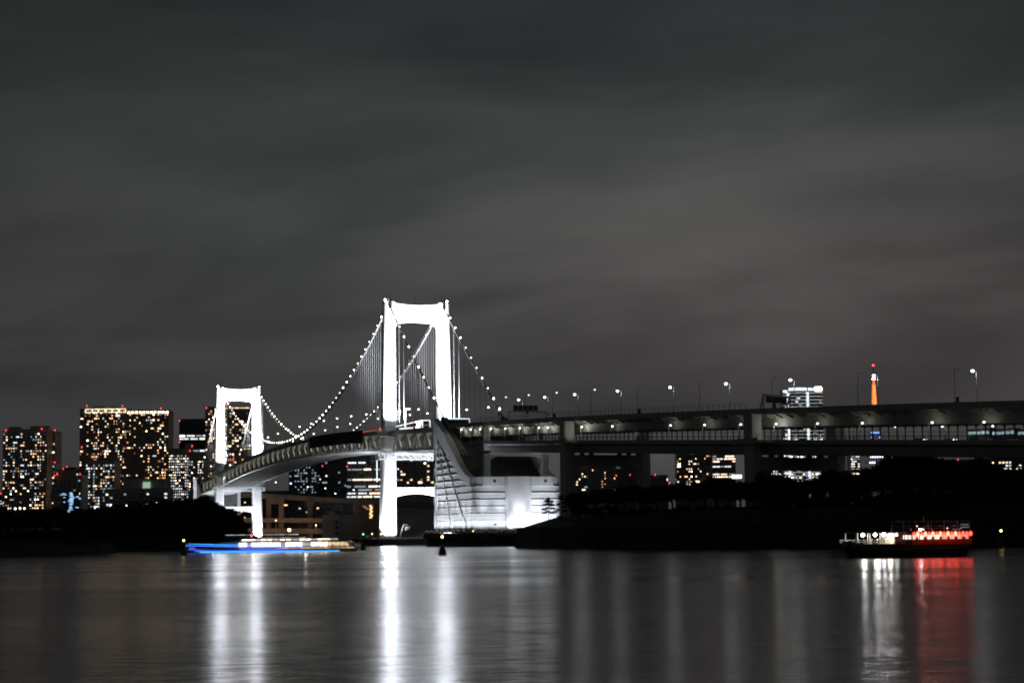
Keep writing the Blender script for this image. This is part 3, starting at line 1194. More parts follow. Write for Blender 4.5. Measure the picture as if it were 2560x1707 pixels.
    for i in range(n):
        a, b = -11.9 + 23.8 * i / n, -11.9 + 23.8 * (i + 1) / n
        fa = 38.6 - 1.6 * max(0, abs(a) - 8.8) / 3.1
        fb = 38.6 - 1.6 * max(0, abs(b) - 8.8) / 3.1
        pf.quad8([P(170.1, a, fa), P(172.9, a, fa), P(172.9, b, fb), P(170.1, b, fb), P(170.1, a, 40.2), P(172.9, a, 40.2), P(172.9, b, 40.2), P(170.1, b, 40.2)])
    pf.build('portal_frame', M['conc'], t)
    # dim service lamp between the portal legs
    return t


anchor_a = anchorage(lambda s, l, z: BR(s, l, z), 'pale floodlit concrete anchorage block with sweeping crest beside the near tower', True)


def PF(s, l, z):
    return BR(-570 - s, l, z if z < 6.5 else 6 + (z - 6) * .94)


anchor_b = anchorage(PF, 'grey concrete anchorage block beyond the far tower, mostly hidden by trees', False)
light('POINT', 'portal_lamp', BR(166, 0, 31.0), 500, (.95, .96, 1), anchor_a, None, .4)
light('POINT', 'portal_lamp', BR(176.5, -7, 41.3), 160, (.95, .96, 1), anchor_a, None, .3)
for i, (s, p) in enumerate([(113, 3600), (122, 3300), (131, 3300), (140, 3300), (149, 3200), (158, 3000), (167, 2800), (175, 2600)]):
    flood(BR(s, -HW - 4.6, 5.9), BR(s, -HW, 26), p, WHT, 150, '%s wide floodlight from the span end along the left anchorage foot' % ordw(i + 1), 'anchorage side floodlights', blend=.5)
for i, (s, p) in enumerate([(114, 46000), (123, 38000), (132, 30000), (141, 23000), (150, 17000), (159, 12000), (168, 9000)]):
    flood(BR(s, -HW - 5.0, 5.9), BR(s, -HW, interp(TOPZ, s) - 4), p, WHT, 50, '%s narrow floodlight from the span end along the left anchorage foot' % ordw(i + 1), 'anchorage side narrow floodlights', blend=1.0)
for i, (l, p) in enumerate(((-21, 1900), (-16, 1800), (-10, 2300), (-4, 3300), (2, 4600), (7, 5200), (13, 4800), (19, 3000))):
    flood(BR(179.6, l, 5.9), BR(175, l, 22), p, WHT, 150, '%s wide floodlight from the left along the anchorage back foot' % ordw(i + 1), 'anchorage back floodlights', blend=.5)
for i, (l, p) in enumerate(((-16, 13000), (-8, 14000), (0, 16000), (8, 16000), (16, 13000))):
    flood(BR(180.0, l, 5.9), BR(175, l, 26), p, WHT, 46, '%s narrow floodlight from the left along the anchorage back foot' % ordw(i + 1), 'anchorage back narrow floodlights', blend=1.0)
flood(BR(-570 - 179, -10, 5.9), PF(140, -10, 30), 20000, WHT, 120, 'floodlight at the far anchorage', 'far anchorage floodlights')
flood(BR(-660, -8, 6.5), PF(109, -8, 34), 30000, WHT, 110, 'floodlight on the span side of the far anchorage', 'far anchorage span side floodlights')

# ================================================================== APPROACH VIADUCT
via = thing('approach_viaduct', VI(160, 0, 0), 'double-deck concrete and steel approach viaduct running right from the anchorage', 'viaduct')
VL = [-66 + 8.0 * i for i in range(74)]


def via_sweep(name, section, mat, zf, rng=(-70, 540)):
    return sweep([(lambda l, z, L=L: VI(L, l, zf(L) + z)) for L in VL if rng[0] <= L <= rng[1]], section).build(name, mat, via)


via_sweep('upper_girder', [(-14.5, 0), (-14.5, -1.9), (-11.8, -2.7), (-10.8, -6.0), (-5.2, -6.0), (-4.4, -3.1), (4.4, -3.1), (5.2, -6.0), (10.8, -6.0),
                           (11.8, -2.7), (14.5, -1.9), (14.5, 0), (14.2, 0), (14.2, -1.1), (-14.2, -1.1), (-14.2, 0)], M['girder'], zup)
via_sweep('lower_girder', [(-14.5, 0), (-14.5, -1.4), (-12.4, -2.0), (-11.6, -4.9), (-5.0, -4.9), (-4.4, -2.2), (4.4, -2.2), (5.0, -4.9), (11.6, -4.9),
                           (12.4, -2.0), (14.5, -1.4), (14.5, 0), (14.25, 0), (14.25, -.9), (-14.25, -.9), (-14.25, 0)], M['girder'], zlow, (-30, 540))
via_sweep('guideway_slab', rect(-4.6, 4.6, -.85, .1), M['conc'], zlow, (-30, 540))
# stiffener ribs on the upper girder overhang
rb = unit_box(M['girder'])
vo = ORG[via.name]
L = -30.0
while L < 350:
    a, b = VI(L, -14.3, zup(L) - 2.1), VI(L, -11.6, zup(L) - 3.1)
    share('overhang_bracket', rb, via, beam_matrix(a, b, .25, .5, vo))
    L += 5.0
# wind screen posts and rails along the upper near edge
pb = unit_box(M['dark'])
L = -40.0
while L < 218:
    a = VI(L, -14.35, zup(L))
    share('fence_post', pb, via, beam_matrix(a, a + Vector((0, 0, 1.95)), .13, .13, vo))
    L += 3.0
for dz in (.7, 1.35, 1.9):
    via_sweep('fence_rail', rect(-14.38, -14.32, dz, dz + .055), M['dark'], zup, (-46, 218))
# railing on the lower near edge
L = -30.0
while L < 345:
    a = VI(L, -14.35, zlow(L))
    share('railing_post', pb, via, beam_matrix(a, a + Vector((0, 0, 1.35)), .14, .14, vo))
    L += 4.0
for dz in (.45, .9, 1.32):
    via_sweep('railing_rail', rect(-14.4, -14.3, dz, dz + .07), M['pole'], zlow, (-30, 520))
# arched frames of the guideway screen
fr = MB()
fr.box((0, 0, 2.6), (.28, .28, 5.2))
for sg in (-1, 1):
    prev = None
    for k in range(6):
        a = R_(90 * k / 5)
        p = (sg * (1.7 - 1.55 * math.cos(a)) if False else sg * (.12 + 1.55 * (1 - math.cos(a))), 0, 3.7 + 1.35 * math.sin(a))
        if prev:
            fr.beam(prev, p, .2, .2)
        prev = p
fr.box((0, 0, 5.35), (.16, .16, .7))
fr_me = fr.mesh('arch_frame', M['dark'])
L = 16.0
while L < 345:
    c, a, r = arc(L)
    q = VI(L, -5.2, zlow(L) - .1) - vo
    share('arch_frame', fr_me, via, loc=q, rot=(0, 0, math.atan2(a.y, a.x)))
    L += 3.45
for z0, z1 in ((5.0, 5.45), (2.5, 2.62), (1.2, 1.32)):
    via_sweep('frame_rail', rect(-5.3, -5.1, z0, z1), M['dark'], zlow, (14, 520))
# piers: twin columns through both decks with a filleted cross beam
for L, w in ((97, 16.2), (222, 17.5), (352, 17.5), (470, 17.5)):
    c, a, r = arc(L)
    for sg in (-1, 1):
        m = MB()
        rings = []
        for z in (-3, zlow(L) - 4.95, zup(L) - 2.0):
            rings.append([VI(L, sg * w, z) + a * (2.2 * u) + r * (2.3 * v) for u, v in ((-1, -.8), (-.8, -1), (.8, -1), (1, -.8), (1, .8), (.8, 1), (-.8, 1), (-1, .8))])
        m.loft(rings)
        m.build('pier_column', M['conc'], via)
    m = MB()
    n = 16
    ww = w - 1.9
    for i in range(n):
        x0, x1 = -ww + 2 * ww * i / n, -ww + 2 * ww * (i + 1) / n
        f = lambda x: zlow(L) - 10.0 - 3.0 * max(0, (abs(x) - (ww - 5)) / 5) ** 2.2
        p = []
        for x in (x0, x1):
            for u in (-1.8, 1.8):
                p.append((x, u))
        m.quad8([VI(L, x0, f(x0)) - a * 1.8, VI(L, x0, f(x0)) + a * 1.8, VI(L, x1, f(x1)) + a * 1.8, VI(L, x1, f(x1)) - a * 1.8,
                 VI(L, x0, zlow(L) - 5.6) - a * 1.8, VI(L, x0, zlow(L) - 5.6) + a * 1.8, VI(L, x1, zlow(L) - 5.6) + a * 1.8, VI(L, x1, zlow(L) - 5.6) - a * 1.8])
    m.build('pier_cross_beam', M['conc'], via)
    m = MB()
    for l in (-10, -6, 6, 10):
        m.obox(VI(L, l, zlow(L) - 5.25), a * .7, r * .7, Vector((0, 0, .33)))
    m.build('bearing_blocks', M['dark'], via)
# walkway bays carrying the lower deck edge round the outside of each column
for L, w in ((97, 16.2), (222, 17.5), (352, 17.5), (470, 17.5)):
    c, a, r = arc(L)
    for sg in (-1, 1):
        mid = (14.55 + w + 3.6) / 2
        m = MB().obox(VI(L, sg * mid, zlow(L) - .95), a * 7.0, r * ((w + 3.6 - 14.55) / 2), Vector((0, 0, .45)))
        m.obox(VI(L, sg * (w + 3.65), zlow(L) - .6), a * 7.05, r * .12, Vector((0, 0, .85)))
        m.build('walkway_bay', M['girder'], via)
        m = MB()
        for k in range(8):
            p = VI(L - 6.8 + 13.6 * k / 7, sg * (w + 3.65), zlow(L) + .2)
            m.beam(p, p + Vector((0, 0, 1.1)), .1)
        m.beam(VI(L - 6.8, sg * (w + 3.65), zlow(L) + 1.25), VI(L + 6.8, sg * (w + 3.65), zlow(L) + 1.25), .09)
        m.build('bay_railing', M['pole'], via)
for sg in (-1, 1):
    m = MB()
    m.obox(VI(-3, sg * 13.2, 46.0), arc(-3)[1] * 1.5, arc(-3)[2] * 1.5, Vector((0, 0, 5.0)))
    m.build('pier_column', M['conc'], via)

# lower deck road lamps: pole, arm, head and its own light
def deck_lamp(L, l, head_z, lab, grp, arm):
    base = VI(L, l, zlow(L) - .8)
    t = thing('deck_lamp', base, lab, 'street lamp', grp)
    c, a, r = arc(L)
    hgt = head_z - base.z
    m = MB()
    m.tube([(0, 0, 0), (0, 0, hgt)], [.11, .08], 6)
    e = a * arm
    m.tube([(0, 0, hgt - .1), (e.x, e.y, hgt + .1)], .07, 6)
    m.build('pole', M['pole'], t, world=False)
    m = MB()
    m.ball((e.x, e.y, hgt), .36, 10, 6, .7)
    m.build('lamp_head', M['e_deck'], t, world=False)
    light('POINT', 'lamp_light', base + e + Vector((0, 0, hgt - .75)), 200 if L < 75 else (260 if l < 0 and L in (103.5, 228) else 40), (1, .96, .84), t, None, .3)


for nth, L in enumerate((-42, -27, -12, 4, 24, 41.75, 63, 72, 103.5, 128.25, 168.75, 189.5, 209.75, 228, 247.75, 267.5, 295.5, 314.5, 334)):  # includes one lamp added just past the first pier to brighten its column
    deck_lamp(L, -13.6, zlow(L) + 5.0, '%s street lamp from the anchorage on the near edge of the lower viaduct deck' % ordw(nth + 1), 'lower deck lamps, near edge', 1.2)
for nth, L in enumerate((-20, 10, 32, 54, 76, 98, 119.75, 141.5, 163.25, 185.25, 207, 235.5, 256.75, 277.25, 297.75, 318)):
    deck_lamp(L, 13.4, zlow(L) + 4.7, '%s street lamp from the anchorage on the far edge of the lower viaduct deck' % ordw(nth + 1), 'lower deck lamps, far edge', -1.4)


def road_lamp(base, hgt, heading, lit, lab, grp, arm=1.6, big=.42):
    t = thing('road_lamp', base, lab, 'street lamp', grp)
    m = MB()
    m.tube([(0, 0, 0), (0, 0, hgt)], [.13, .07], 6)
    e = heading * arm
    m.tube([(0, 0, hgt - .05), (e.x, e.y, hgt + .15)], .06, 6)
    m.build('pole', M['pole'], t, world=False)
    m = MB()
    if lit:
        m.ball((e.x, e.y, hgt), big, 10, 6, .75)
    else:
        m.obox((e.x, e.y, hgt + .12), heading * .5, Vector((-heading.y, heading.x, 0)) * .2, Vector((0, 0, .09)))
    m.build('lamp_head', M['e_street'] if lit == 1 else (M['e_dim'] if lit == 2 else M['pole']), t, world=False)
    return t


for i, L in enumerate((-37.75, 0, 38.25, 82.5, 126.75, 166, 204.5, 247, 289.75, 331)):
    c, a, r = arc(L)
    t = road_lamp(VI(L, 14.2, zup(L) - .9), 11.6, -r, 1, '%s bright street lamp from the anchorage along the upper viaduct deck' % ordw(i + 1), 'upper deck lamps, far edge', big=.52)
    light('POINT', 'lamp_light', VI(L, 12.6, zup(L) + 9.6), 350, (.92, .97, 1), t, None, .3)
for i, L in enumerate((23.5, 51, 80, 114, 149.25, 189, 228.25, 267.75, 306)):
    c, a, r = arc(L)
    road_lamp(VI(L, -14.2, zup(L) - .9), 10.6, r, 2 if i < 4 else 0, '%s slim lamp post from the anchorage on the near edge of the upper viaduct deck' % ordw(i + 1), 'upper deck lamp posts, near edge', big=.34)
    m = MB().box((0, 0, 1.2), (.75, .55, 2.4), TH)
    if i % 2 == 0:
        base_centered(m, 'equipment_box', M['dark'], VI(L + .8, -14.05, zup(L) - .9), 'dark box at the foot of the %s lamp post on the upper viaduct deck' % ordw(i + 1), 'box', 'boxes on the upper deck')
# lamps of the suspended spans
for sg in (-1, 1):
    for nth, s in enumerate([90 - 38 * i for i in range(20)]):
        if abs(s) < 8 or abs(s + 570) < 8 or s < -670:
            continue
        road_lamp(BR(s, sg * 13.9, zt(s) + .9), 10.2, RX * -sg, 1, '%s street lamp from the anchorage on the %s edge of the suspended deck' % (ordw(nth + 1), 'left' if sg < 0 else 'right'),
                  'suspended deck lamps, %s edge' % ('left' if sg < 0 else 'right'), big=.46 if s > -300 else .5)

# girder joints and drain pipes
for L in (-8, 40, 97, 160, 222, 284, 330):
    for zf, d in ((zup, 1.9), (zlow, 1.4)):
        m = MB().obox(VI(L + 3, -14.52, zf(L + 3) - d / 2), arc(L)[1] * .10, arc(L)[2] * .05, Vector((0, 0, d / 2 + .05)))
        m.build('expansion_joint', M['dark'], via)
    m = MB()
    m.tube([VI(L - 3.2, -14.7, zup(L) - 1.2), VI(L - 3.2, -14.7, zlow(L) + .3)], .14, 6)
    if L in (97, 222):
        m.build('drain_pipe', M['pole'], via)
via_sweep('service_duct', rect(-12.3, -11.9, -2.9, -2.5), M['pole'], zlow, (-30, 520))
# lit train on the guideway at the right
tr = thing('train', VI(322, 0, zlow(322)), 'dim train with a pale blue window band on the lower deck at the right edge', 'train')
for k in range(5):
    L0 = 301 + 9.0 * k
    c, a, r = arc(L0 + 4.2)
    m = MB().obox(VI(L0 + 4.2, -2.3, zlow(L0 + 4.2) + 1.9), a * 4.2, r * 1.15, Vector((0, 0, 1.55)))
    m.build('carriage', M['body_lt'], tr)
    for q in range(5):
        m = MB().obox(VI(L0 + 1.0 + 1.6 * q, -3.5, zlow(L0 + 4.2) + 2.3), a * .62, r * .06, Vector((0, 0, .42)))
        m.build('window', M['e_train'], tr)


def car(L, l, lab, taillit):
    c, a, r = arc(L)
    t = thing('car', VI(L, l, zlow(L) - .85), lab, 'car', None, math.atan2(a.y, a.x))
    m = MB()
    m.box((0, 0, .62), (4.3, 1.75, .62))
    m.quad8([(-1.7, -.8, .93), (1.0, -.8, .93), (1.0, .8, .93), (-1.7, .8, .93), (-1.3, -.68, 1.48), (.4, -.68, 1.48), (.4, .68, 1.48), (-1.3, .68, 1.48)])
    m.build('body', M['body_gr'], t, world=False)
    for x in (-1.35, 1.35):
        for y in (-.86, .86):
            m = MB().tube([(x, y - .1, .33), (x, y + .1, .33)], .33, 12)
            m.build('wheel', M['dark'], t, world=False)
    for y in (-.62, .62):
        MB().box((-2.17, y, .8), (.08, .36, .2)).build('tail_lamp', M['e_red'], t, world=False)
        MB().box((2.17, y, .75), (.08, .36, .2)).build('headlamp', M['e_white'], t, world=False)
    for y in (-.81, .81):
        MB().box((-.4, y * .9, 1.2), (1.7, .06, .34)).build('side_window', M['glass_off'], t, world=False)


car(288, -9.5, 'grey car with red tail lamps on the lower deck, left of the next one', True)
car(299, -9.0, 'grey car with red tail lamps on the lower deck, nearest the train', True)

# sign gantries on the upper deck
g = thing('sign_gantry', VI(-2, 0, zup(-2)), 'grey sign gantry with a panelled board over the upper deck near the anchorage', 'sign gantry')
for l in (-4.5, 12.5):
    m = MB()
    m.beam(VI(2, l, zup(2) - 1), VI(2, l, zup(2) + 4.4), .45)
    m.build('post', M['steel'], g)
m = MB()
m.beam(VI(2, -4.8, zup(2) + 4.3), VI(2, 12.8, zup(2) + 4.3), .5)
m.build('cross_beam', M['steel'], g)
for k in range(5):
    m = MB().obox(VI(1.2, -1.0 + 2.25 * k, zup(2) + 5.9), arc(2)[2] * 1.05, arc(2)[1] * .1, Vector((0, 0, 1.2)))
    m.build('sign_panel', M['dark'], g)
g = thing('sign_gantry', VI(214, 4, zup(214)), 'pale A-legged sign gantry over the upper viaduct deck before the banded tower', 'sign gantry')
for l in (-6.5, 4.5):
    m = MB()
    for d in (-1.1, 1.1):
        p, q = VI(214 + d, l - .9, zup(214) - 1), VI(214, l + .2, zup(214) + 4.9)
        m.beam(p, q, .55)
    m.beam(VI(212.9, l - .9, zup(214) + .2), VI(215.1, l - .9, zup(214) + .2), .3)
    m.build('leg', M['tower'], g)
m = MB()
m.beam(VI(214, -6.6, zup(214) + 4.8), VI(214, 4.9, zup(214) + 4.3), .7, .7)
m.build('cross_beam', M['steel'], g)
m = MB().obox(VI(213.2, -.4, zup(214) + 3.4), arc(214)[2] * 4.3, arc(214)[1] * .15, Vector((0, 0, 1.0)))
m.build('sign_panel', M['dark'], g)
# small round road signs / poles on the deck edge
for L, wh_ in ((18, 'left'), (53, 'right')):
    m = MB()
    m.tube([(0, 0, 0), (0, 0, 3.6)], .07, 6)
    m.box((0, 0, 3.5), (.7, .15, 1.4), TH)
    base_centered(m, 'signal_post', M['dark'], VI(L, -14.0, zup(L) - .9), '%s of two small dark signal posts on the upper deck by the anchorage' % wh_, 'signal post', 'signal posts near the anchorage')

# work enclosures with light strips on the suspended deck
def enclosure(s0, s1, l0, l1, h, lab, red=False):
    zb = zt((s0 + s1) / 2) + 1.0
    t = thing('work_enclosure', BR((s0 + s1) / 2, (l0 + l1) / 2, zb), lab, 'work enclosure')
    m = MB()
    m.obox(BR((s0 + s1) / 2, (l0 + l1) / 2, zb + h / 2), AX * (abs(s1 - s0) / 2), RX * (abs(l1 - l0) / 2), Vector((0, 0, h / 2)))
    m.build('sheeted_box', M['tarp'], t)
    m = MB()
    e = .2
    a, b = BR(s0, l0 - e, zb + h + .1), BR(s1, l0 - e, zb + h + .1)
    m.beam(a, b, .42)
    m.build('light_strip', M['e_led'], t)
    f = s1 if s1 > s0 else s0
    m = MB()
    m.beam(BR(f + e, l0, zb + h + .1), BR(f + e, l1, zb + h + .1), .42)
    m.beam(BR(f + e, l0, zb), BR(f + e, l0, zb + h), .42)
    m.beam(BR(f + e, l1, zb), BR(f + e, l1, zb + h), .42)
    m.build('light_strip', M['e_led'], t)
    if red:
        m = MB().ball(BR(s0, l0 - .3, zb + h + .7), .55, 8, 5)
        m.build('warning_lamp', M['e_red'], t)
    return t


enclosure(-118, -22, 9.0, 13.0, 4.2, 'long dark sheeted work enclosure with white light strips behind the near tower', True)
enclosure(44, 56, 1.0, 12.5, 5.2, 'dark sheeted work box outlined in white light left of the anchorage crest')
m = MB()
m.beam(BR(-62, -14.6, zt(-40) + 2.3), BR(-14, -14.6, zt(-14) + 2.6), .35)
tag(m.build('light_tube', M['e_ledred']), 'long red light tube along the truss top left of the near tower', 'light tube')
m = MB()
m.beam(BR(20, -14.6, zt(20) + 2.5), BR(84, -14.6, zt(84) + 2.9), .28)
tag(m.build('light_tube', M['e_ledred']), 'thin red light tube along the truss top right of the near tower leg', 'light tube')
m = MB()
m.obox(BR(14, -9, zt(14) + 1.9), AX * 5, RX * 2.4, Vector((0, 0, .8)))
m.tube([BR(12, -9, zt(12) + 1.9), BR(12, -9, zt(12) + 13.0)], .35, 8)
m.beam(BR(12, -9, zt(12) + 12.6), BR(12, -6.4, zt(12) + 12.6), .5)
tag(m.build('light_tower', M['e_led']), 'white glowing work light mast on the deck beside the near tower leg', 'light mast')
m = MB().ball(BR(-526, -14.7, zt(-526) + 7), .6, 8, 5)
m.beam(BR(-500, -14.8, zt(-500) + 3.0), BR(-500, -14.8, zt(-500) + 9.0), .9)
tag(m.build('light_tube', M['e_ledred']), 'upright red light tube on the deck right of the far tower', 'light tube')

# ================================================================== FAR EXPRESSWAY between the towers
def far_road(label, pts, Y, hgt, wid, mat, rail=True):
    ps = [at(x, y, yy) for x, y, yy in pts]
    t = thing('elevated_road', (ps[0].x, ps[0].y, 0), label, 'elevated road')
    m = MB()
    for a, b in zip(ps, ps[1:]):
        d = (b - a).normalized()
        n = Vector((-d.y, d.x, 0)).normalized() * wid
        dz = Vector((0, 0, hgt))
        m.quad8([a - dz, b - dz, b + n - dz, a + n - dz, a, b, b + n, a + n])
    m.build('girder', mat, t)
    if rail:
        m = MB()
        for a, b in zip(ps, ps[1:]):
            k = max(2, int((b - a).length / 5))
            for i in range(k):
                p = a + (b - a) * (i / k) + Vector((0, .2, 0))
                m.beam(p, p + Vector((0, 0, 2.2)), .18)
            m.beam(a + Vector((0, .2, 2.0)), b + Vector((0, .2, 2.0)), .1)
        m.build('railing', M['dark'], t)
    return t, ps


YE = 1820.0
er1, p1 = far_road('long elevated expressway curving behind the deck between both towers',
                   [(540, 1229, 1800), (655, 1233, 1810), (760, 1239, YE), (860, 1246, 1835), (960, 1250, 1850), (1100, 1258, 1900)], YE, 4.4, 14, M['beige'])
er2, p2 = far_road('lower beige ramp road behind the far tower foot', [(600, 1294, 1800), (700, 1294, 1800), (812, 1295, 1800)], 1800, 4.2, 10, M['beige'], False)
er3, p3 = far_road('lowest beige quay road behind the far tower foot', [(600, 1320, 1796), (700, 1320, 1796), (815, 1321, 1796)], 1796, 4.6, 10, M['beige'], False)


def col(par, x0, x1, y0, y1, Y, mat, d=4.0, name='column'):
    a, b = at(x0, y0, Y), at(x1, y0, Y)
    z1 = at(x0, y1, Y).z
    m = MB()
    m.quad8([(a.x, a.y, 2.5), (b.x, b.y, 2.5), (b.x, b.y + d, 2.5), (a.x, a.y + d, 2.5), (a.x, a.y, a.z), (b.x, b.y, a.z), (b.x, b.y + d, a.z), (a.x, a.y + d, a.z)])
    return m.build(name, mat, par)


col(er1, 665, 677, 1246, 0, 1812, M['beige'])
col(er1, 697, 709, 1243, 0, 1806, M['beige'])
m = MB()
a, b = at(665, 1246, 1811), at(700, 1246, 1811)
m.quad8([(a.x, a.y, a.z - 5), (b.x, b.y, b.z - 5), (b.x, b.y + 4.2, b.z - 5), (a.x, a.y + 4.2, a.z - 5), (a.x, a.y, a.z), (b.x, b.y, b.z), (b.x, b.y + 4.2, b.z), (a.x, a.y + 4.2, a.z)])
m.build('cross_beam', M['beige'], er1)
for xc in (775, 890):
    m = MB()
    rings = []
    for y, hwid in ((1349, 6), (1288, 6), (1268, 7), (1258, 9), (1252, 13)):
        c = at(xc, y, 1826)
        w = hwid / F_PX * 1826
        rings.append([(c.x - w, c.y, c.z), (c.x + w, c.y, c.z), (c.x + w, c.y + 4, c.z), (c.x - w, c.y + 4, c.z)])
    m.loft(rings)
    m.build('flared_column', M['beige'], er1)
for nth, (x, y, hp) in enumerate(((692, 1205, 1), (730, 1208, 1), (772, 1217, 1), (816, 1220, 1), (841, 1233, 1), (887, 1224, 1))):
    top = at(x, y, 1822)
    zb_ = interp([(a_.x, a_.z) for a_ in p1], top.x) - 1
    road_lamp(Vector((top.x, top.y, zb_)), top.z - zb_, Vector((-1, 0, 0)), 1, '%s small street lamp from the far tower along the far expressway' % ordw(nth + 1), 'far expressway lamps', 1.0, .55)
for xx, lab in ((723, 'glowing orange sodium lamp on the quay right of the far tower foot'),):
    top = at(xx, 1324, 1770)
    t = thing('quay_lamp', (top.x, top.y, 0), lab, 'street lamp')
    MB().tube([(0, 0, -1), (0, 0, top.z)], .15, 6).build('pole', M['pole'], t, world=False)
    MB().ball((0, 0, top.z), 1.3, 12, 8).build('lamp_globe', M['e_sodium'], t, world=False)
    light('POINT', 'lamp_light', (top.x, top.y - 2.4, top.z + .5), 3600, (1, .62, .38), t, None, 1.0)
# warm lamps added to tint the roads, hidden behind the columns and the trees
for xx, yy, pw in ((640, 1312, 2600), (790, 1312, 2400), (690, 1300, 1500)):
    top = at(xx, yy, 1772)
    t = thing('quay_lamp', (top.x, top.y, 0), 'small added orange lamp on the quay %s the far expressway' % {640: 'left under', 790: 'right under', 690: 'in the middle under'}[xx], 'street lamp', 'added quay lamps')
    MB().tube([(0, 0, -1), (0, 0, top.z)], .15, 6).build('pole', M['pole'], t, world=False)
    MB().ball((0, 0, top.z), .35, 8, 6).build('lamp_globe', M['e_sodium'], t, world=False)
    light('POINT', 'lamp_light', (top.x, top.y - 1.2, top.z + .3), pw, (1, .58, .30), t, None, .6)

# ================================================================== CITY BUILDINGS
PANE = {}


def pane(mat):
    if mat.name not in PANE:
        PANE[mat.name] = MB().box((0, 0, 0), (1, .12, 1)).mesh('pane_' + mat.name, mat)
    return PANE[mat.name]


BEACON = MB().tube([(0, 0, 0), (0, 0, .8)], .15, 5).ball((0, 0, 1.4), .62, 8, 5).mesh('beacon', M['e_red'])


def building(label, x0, x1, ytop, Y, fh=3.4, cols=10, lit=.3, pal=PAL_HOME, body='body_br', ww=.62, wh=.55, bands=True, fins=0,
             yvis=1275, depth=34.0, roof=(), beacons=(), colvar=.8, top_skip=1, y_from=None, strips=False, name='tower_block', cat='building', bandmat=None, off_windows=True):
    a, b = at(x0, ytop, Y), at(x1, ytop, Y)
    W = b.x - a.x
    H = (a.z + b.z) / 2 - 3.0
    px = F_PX / Y                                   # photo pixels per metre there
    t = thing(name, ((a.x + b.x) / 2, Y, 3.0), label, cat)
    m = MB()
    m.box((0, depth / 2, H / 2), (W, depth, H))
    m.box((0, depth / 2, H + .4), (W - .8, depth - .8, .8))
    m.build('wall', M[body], t, world=False)
    for fx, fw, fhh in roof:
        m = MB().box((W * (fx - .5), depth / 2, H + fhh / 2 + .75), (W * fw, depth * .6, fhh))
        m.build('roof_block', M[body], t, world=False)
    rows = int(H / fh)
    cw = W / cols
    bm, fm = MB(), MB()
    wcol = [random.random() ** colvar * 1.6 for _ in range(cols)]
    offm = MB()
    for r in range(rows):
        z = H - fh * (r + .5) - fh * top_skip
        if z < 2:
            break
        py = pix((t.location.x, Y, z + 3.0))[1]
        if py > yvis:
            break
        if bands:
            bm.box((0, -.35, z - fh * .5), (W + .3, .9, fh * .26))
        if y_from is not None and py < y_from:
            continue
        c = 0
        rowlit = (random.random() < lit) if strips else None
        while c < cols:
            span = 1
            on = random.random() < lit * wcol[c]
            if strips:
                on = rowlit and random.random() < .86
                span = min(random.choice((1, 2, 2, 3)), cols - c)
            elif random.random() < .12 and c < cols - 1:
                span = 2
            xx = -W / 2 + cw * (c + span / 2)
            w_ = cw * span * ww if span == 1 else cw * (span - 1 + ww)
            if on:
                mt = pick(pal)
                share('window', pane(mt), t, loc=(xx + random.uniform(-.06, .06) * cw, -.03, z), scale=(w_ * random.uniform(.72, 1.0), 1, fh * wh * random.uniform(.8, 1.0)))
            elif off_windows:
                offm.box((xx, -.03, z), (w_ * .8, .08, fh * wh * .8))
            c += span
    if bands and bm.v:
        bm.build('balcony_bands', M[bandmat or body], t, world=False, kind='stuff')
    if offm.v:
        offm.build('unlit_windows', M['glass_off'], t, world=False, kind='stuff')
    for i in range(fins):
        fx = -W / 2 + W * (i + .5) / fins
        m = MB().box((fx, -.5, H / 2), (.7, 1.3, H - 1))
        m.build('pilaster', M[body], t, world=False)
    for bx, by in beacons:
        p = at(bx, by, Y - 1.5)
        share('beacon', BEACON, t, loc=(p.x - t.location.x, -1.5, p.z - 3.0 - 1.4), scale=(.9, .9, 1))
    return t, W, H


# left group
building('brown apartment tower at the far left, fourteen columns of warm windows', 8, 118, 1074, 2300, 3.35, 18, .40, PAL_MIX, 'body_br', .55, .45, True, 4, 1282,
         roof=((.2, .22, 3.5), (.78, .4, 4.0)), beacons=((14, 1075), (104, 1071)), bandmat='body_br')
building('narrow grey side tower joined to the far left apartments', 116, 138, 1078, 2330, 3.35, 4, .22, PAL_MIX, 'body_gr', .5, .45, True, 0, 1282, beacons=((137, 1075), (137, 1155), (12, 1156)))
building('sliver of a low office block at the left picture edge', -24, 9, 1236, 2500, 3.3, 8, .55, PAL_OFF, 'body_dk', .5, .5, True, 0, 1275, beacons=((2, 1233),))
building('brown round-topped block behind the blue glass facade', 136, 205, 1176, 2650, 3.4, 9, .4, PAL_HOME, 'body_br', .6, .5, True, 0, 1215, roof=((.5, .6, 3.0), (.5, .35, 4.5)), beacons=((158, 1171), (167, 1166)))
tb, Wb, Hb = building('grey framed office with a blue-white lit glass facade', 134, 204, 1189, 2150, 3.6, 6, .04, PAL_BLUE, 'body_gr', .5, .5, False, 0, 1280, beacons=((136, 1188), (143, 1184), (200, 1184)))
m = MB().box((8 / F_PX * 2150, -.25, Hb * .40), (Wb * .62, .3, Hb * .74))
m.build('glass_facade', M['body_dk'], tb, world=False)
for k in range(22):
    z = Hb * .74 - k * 1.75
    if z < 4:
        break
    w = random.uniform(3, 6.5)
    share('window', pane(M['e_screen']), tb, loc=(4.6 + random.uniform(-1, 1), -.5, z), scale=(w, 1, random.uniform(.7, 1.5)))
for k in range(12):
    share('window', pane(M['e_screen']), tb, loc=(random.choice((-4, -2.5, -6, 11, 13)) + random.uniform(-1, 1), -.5, Hb * .74 - random.random() * 34), scale=(random.uniform(1.2, 4), 1, .8))

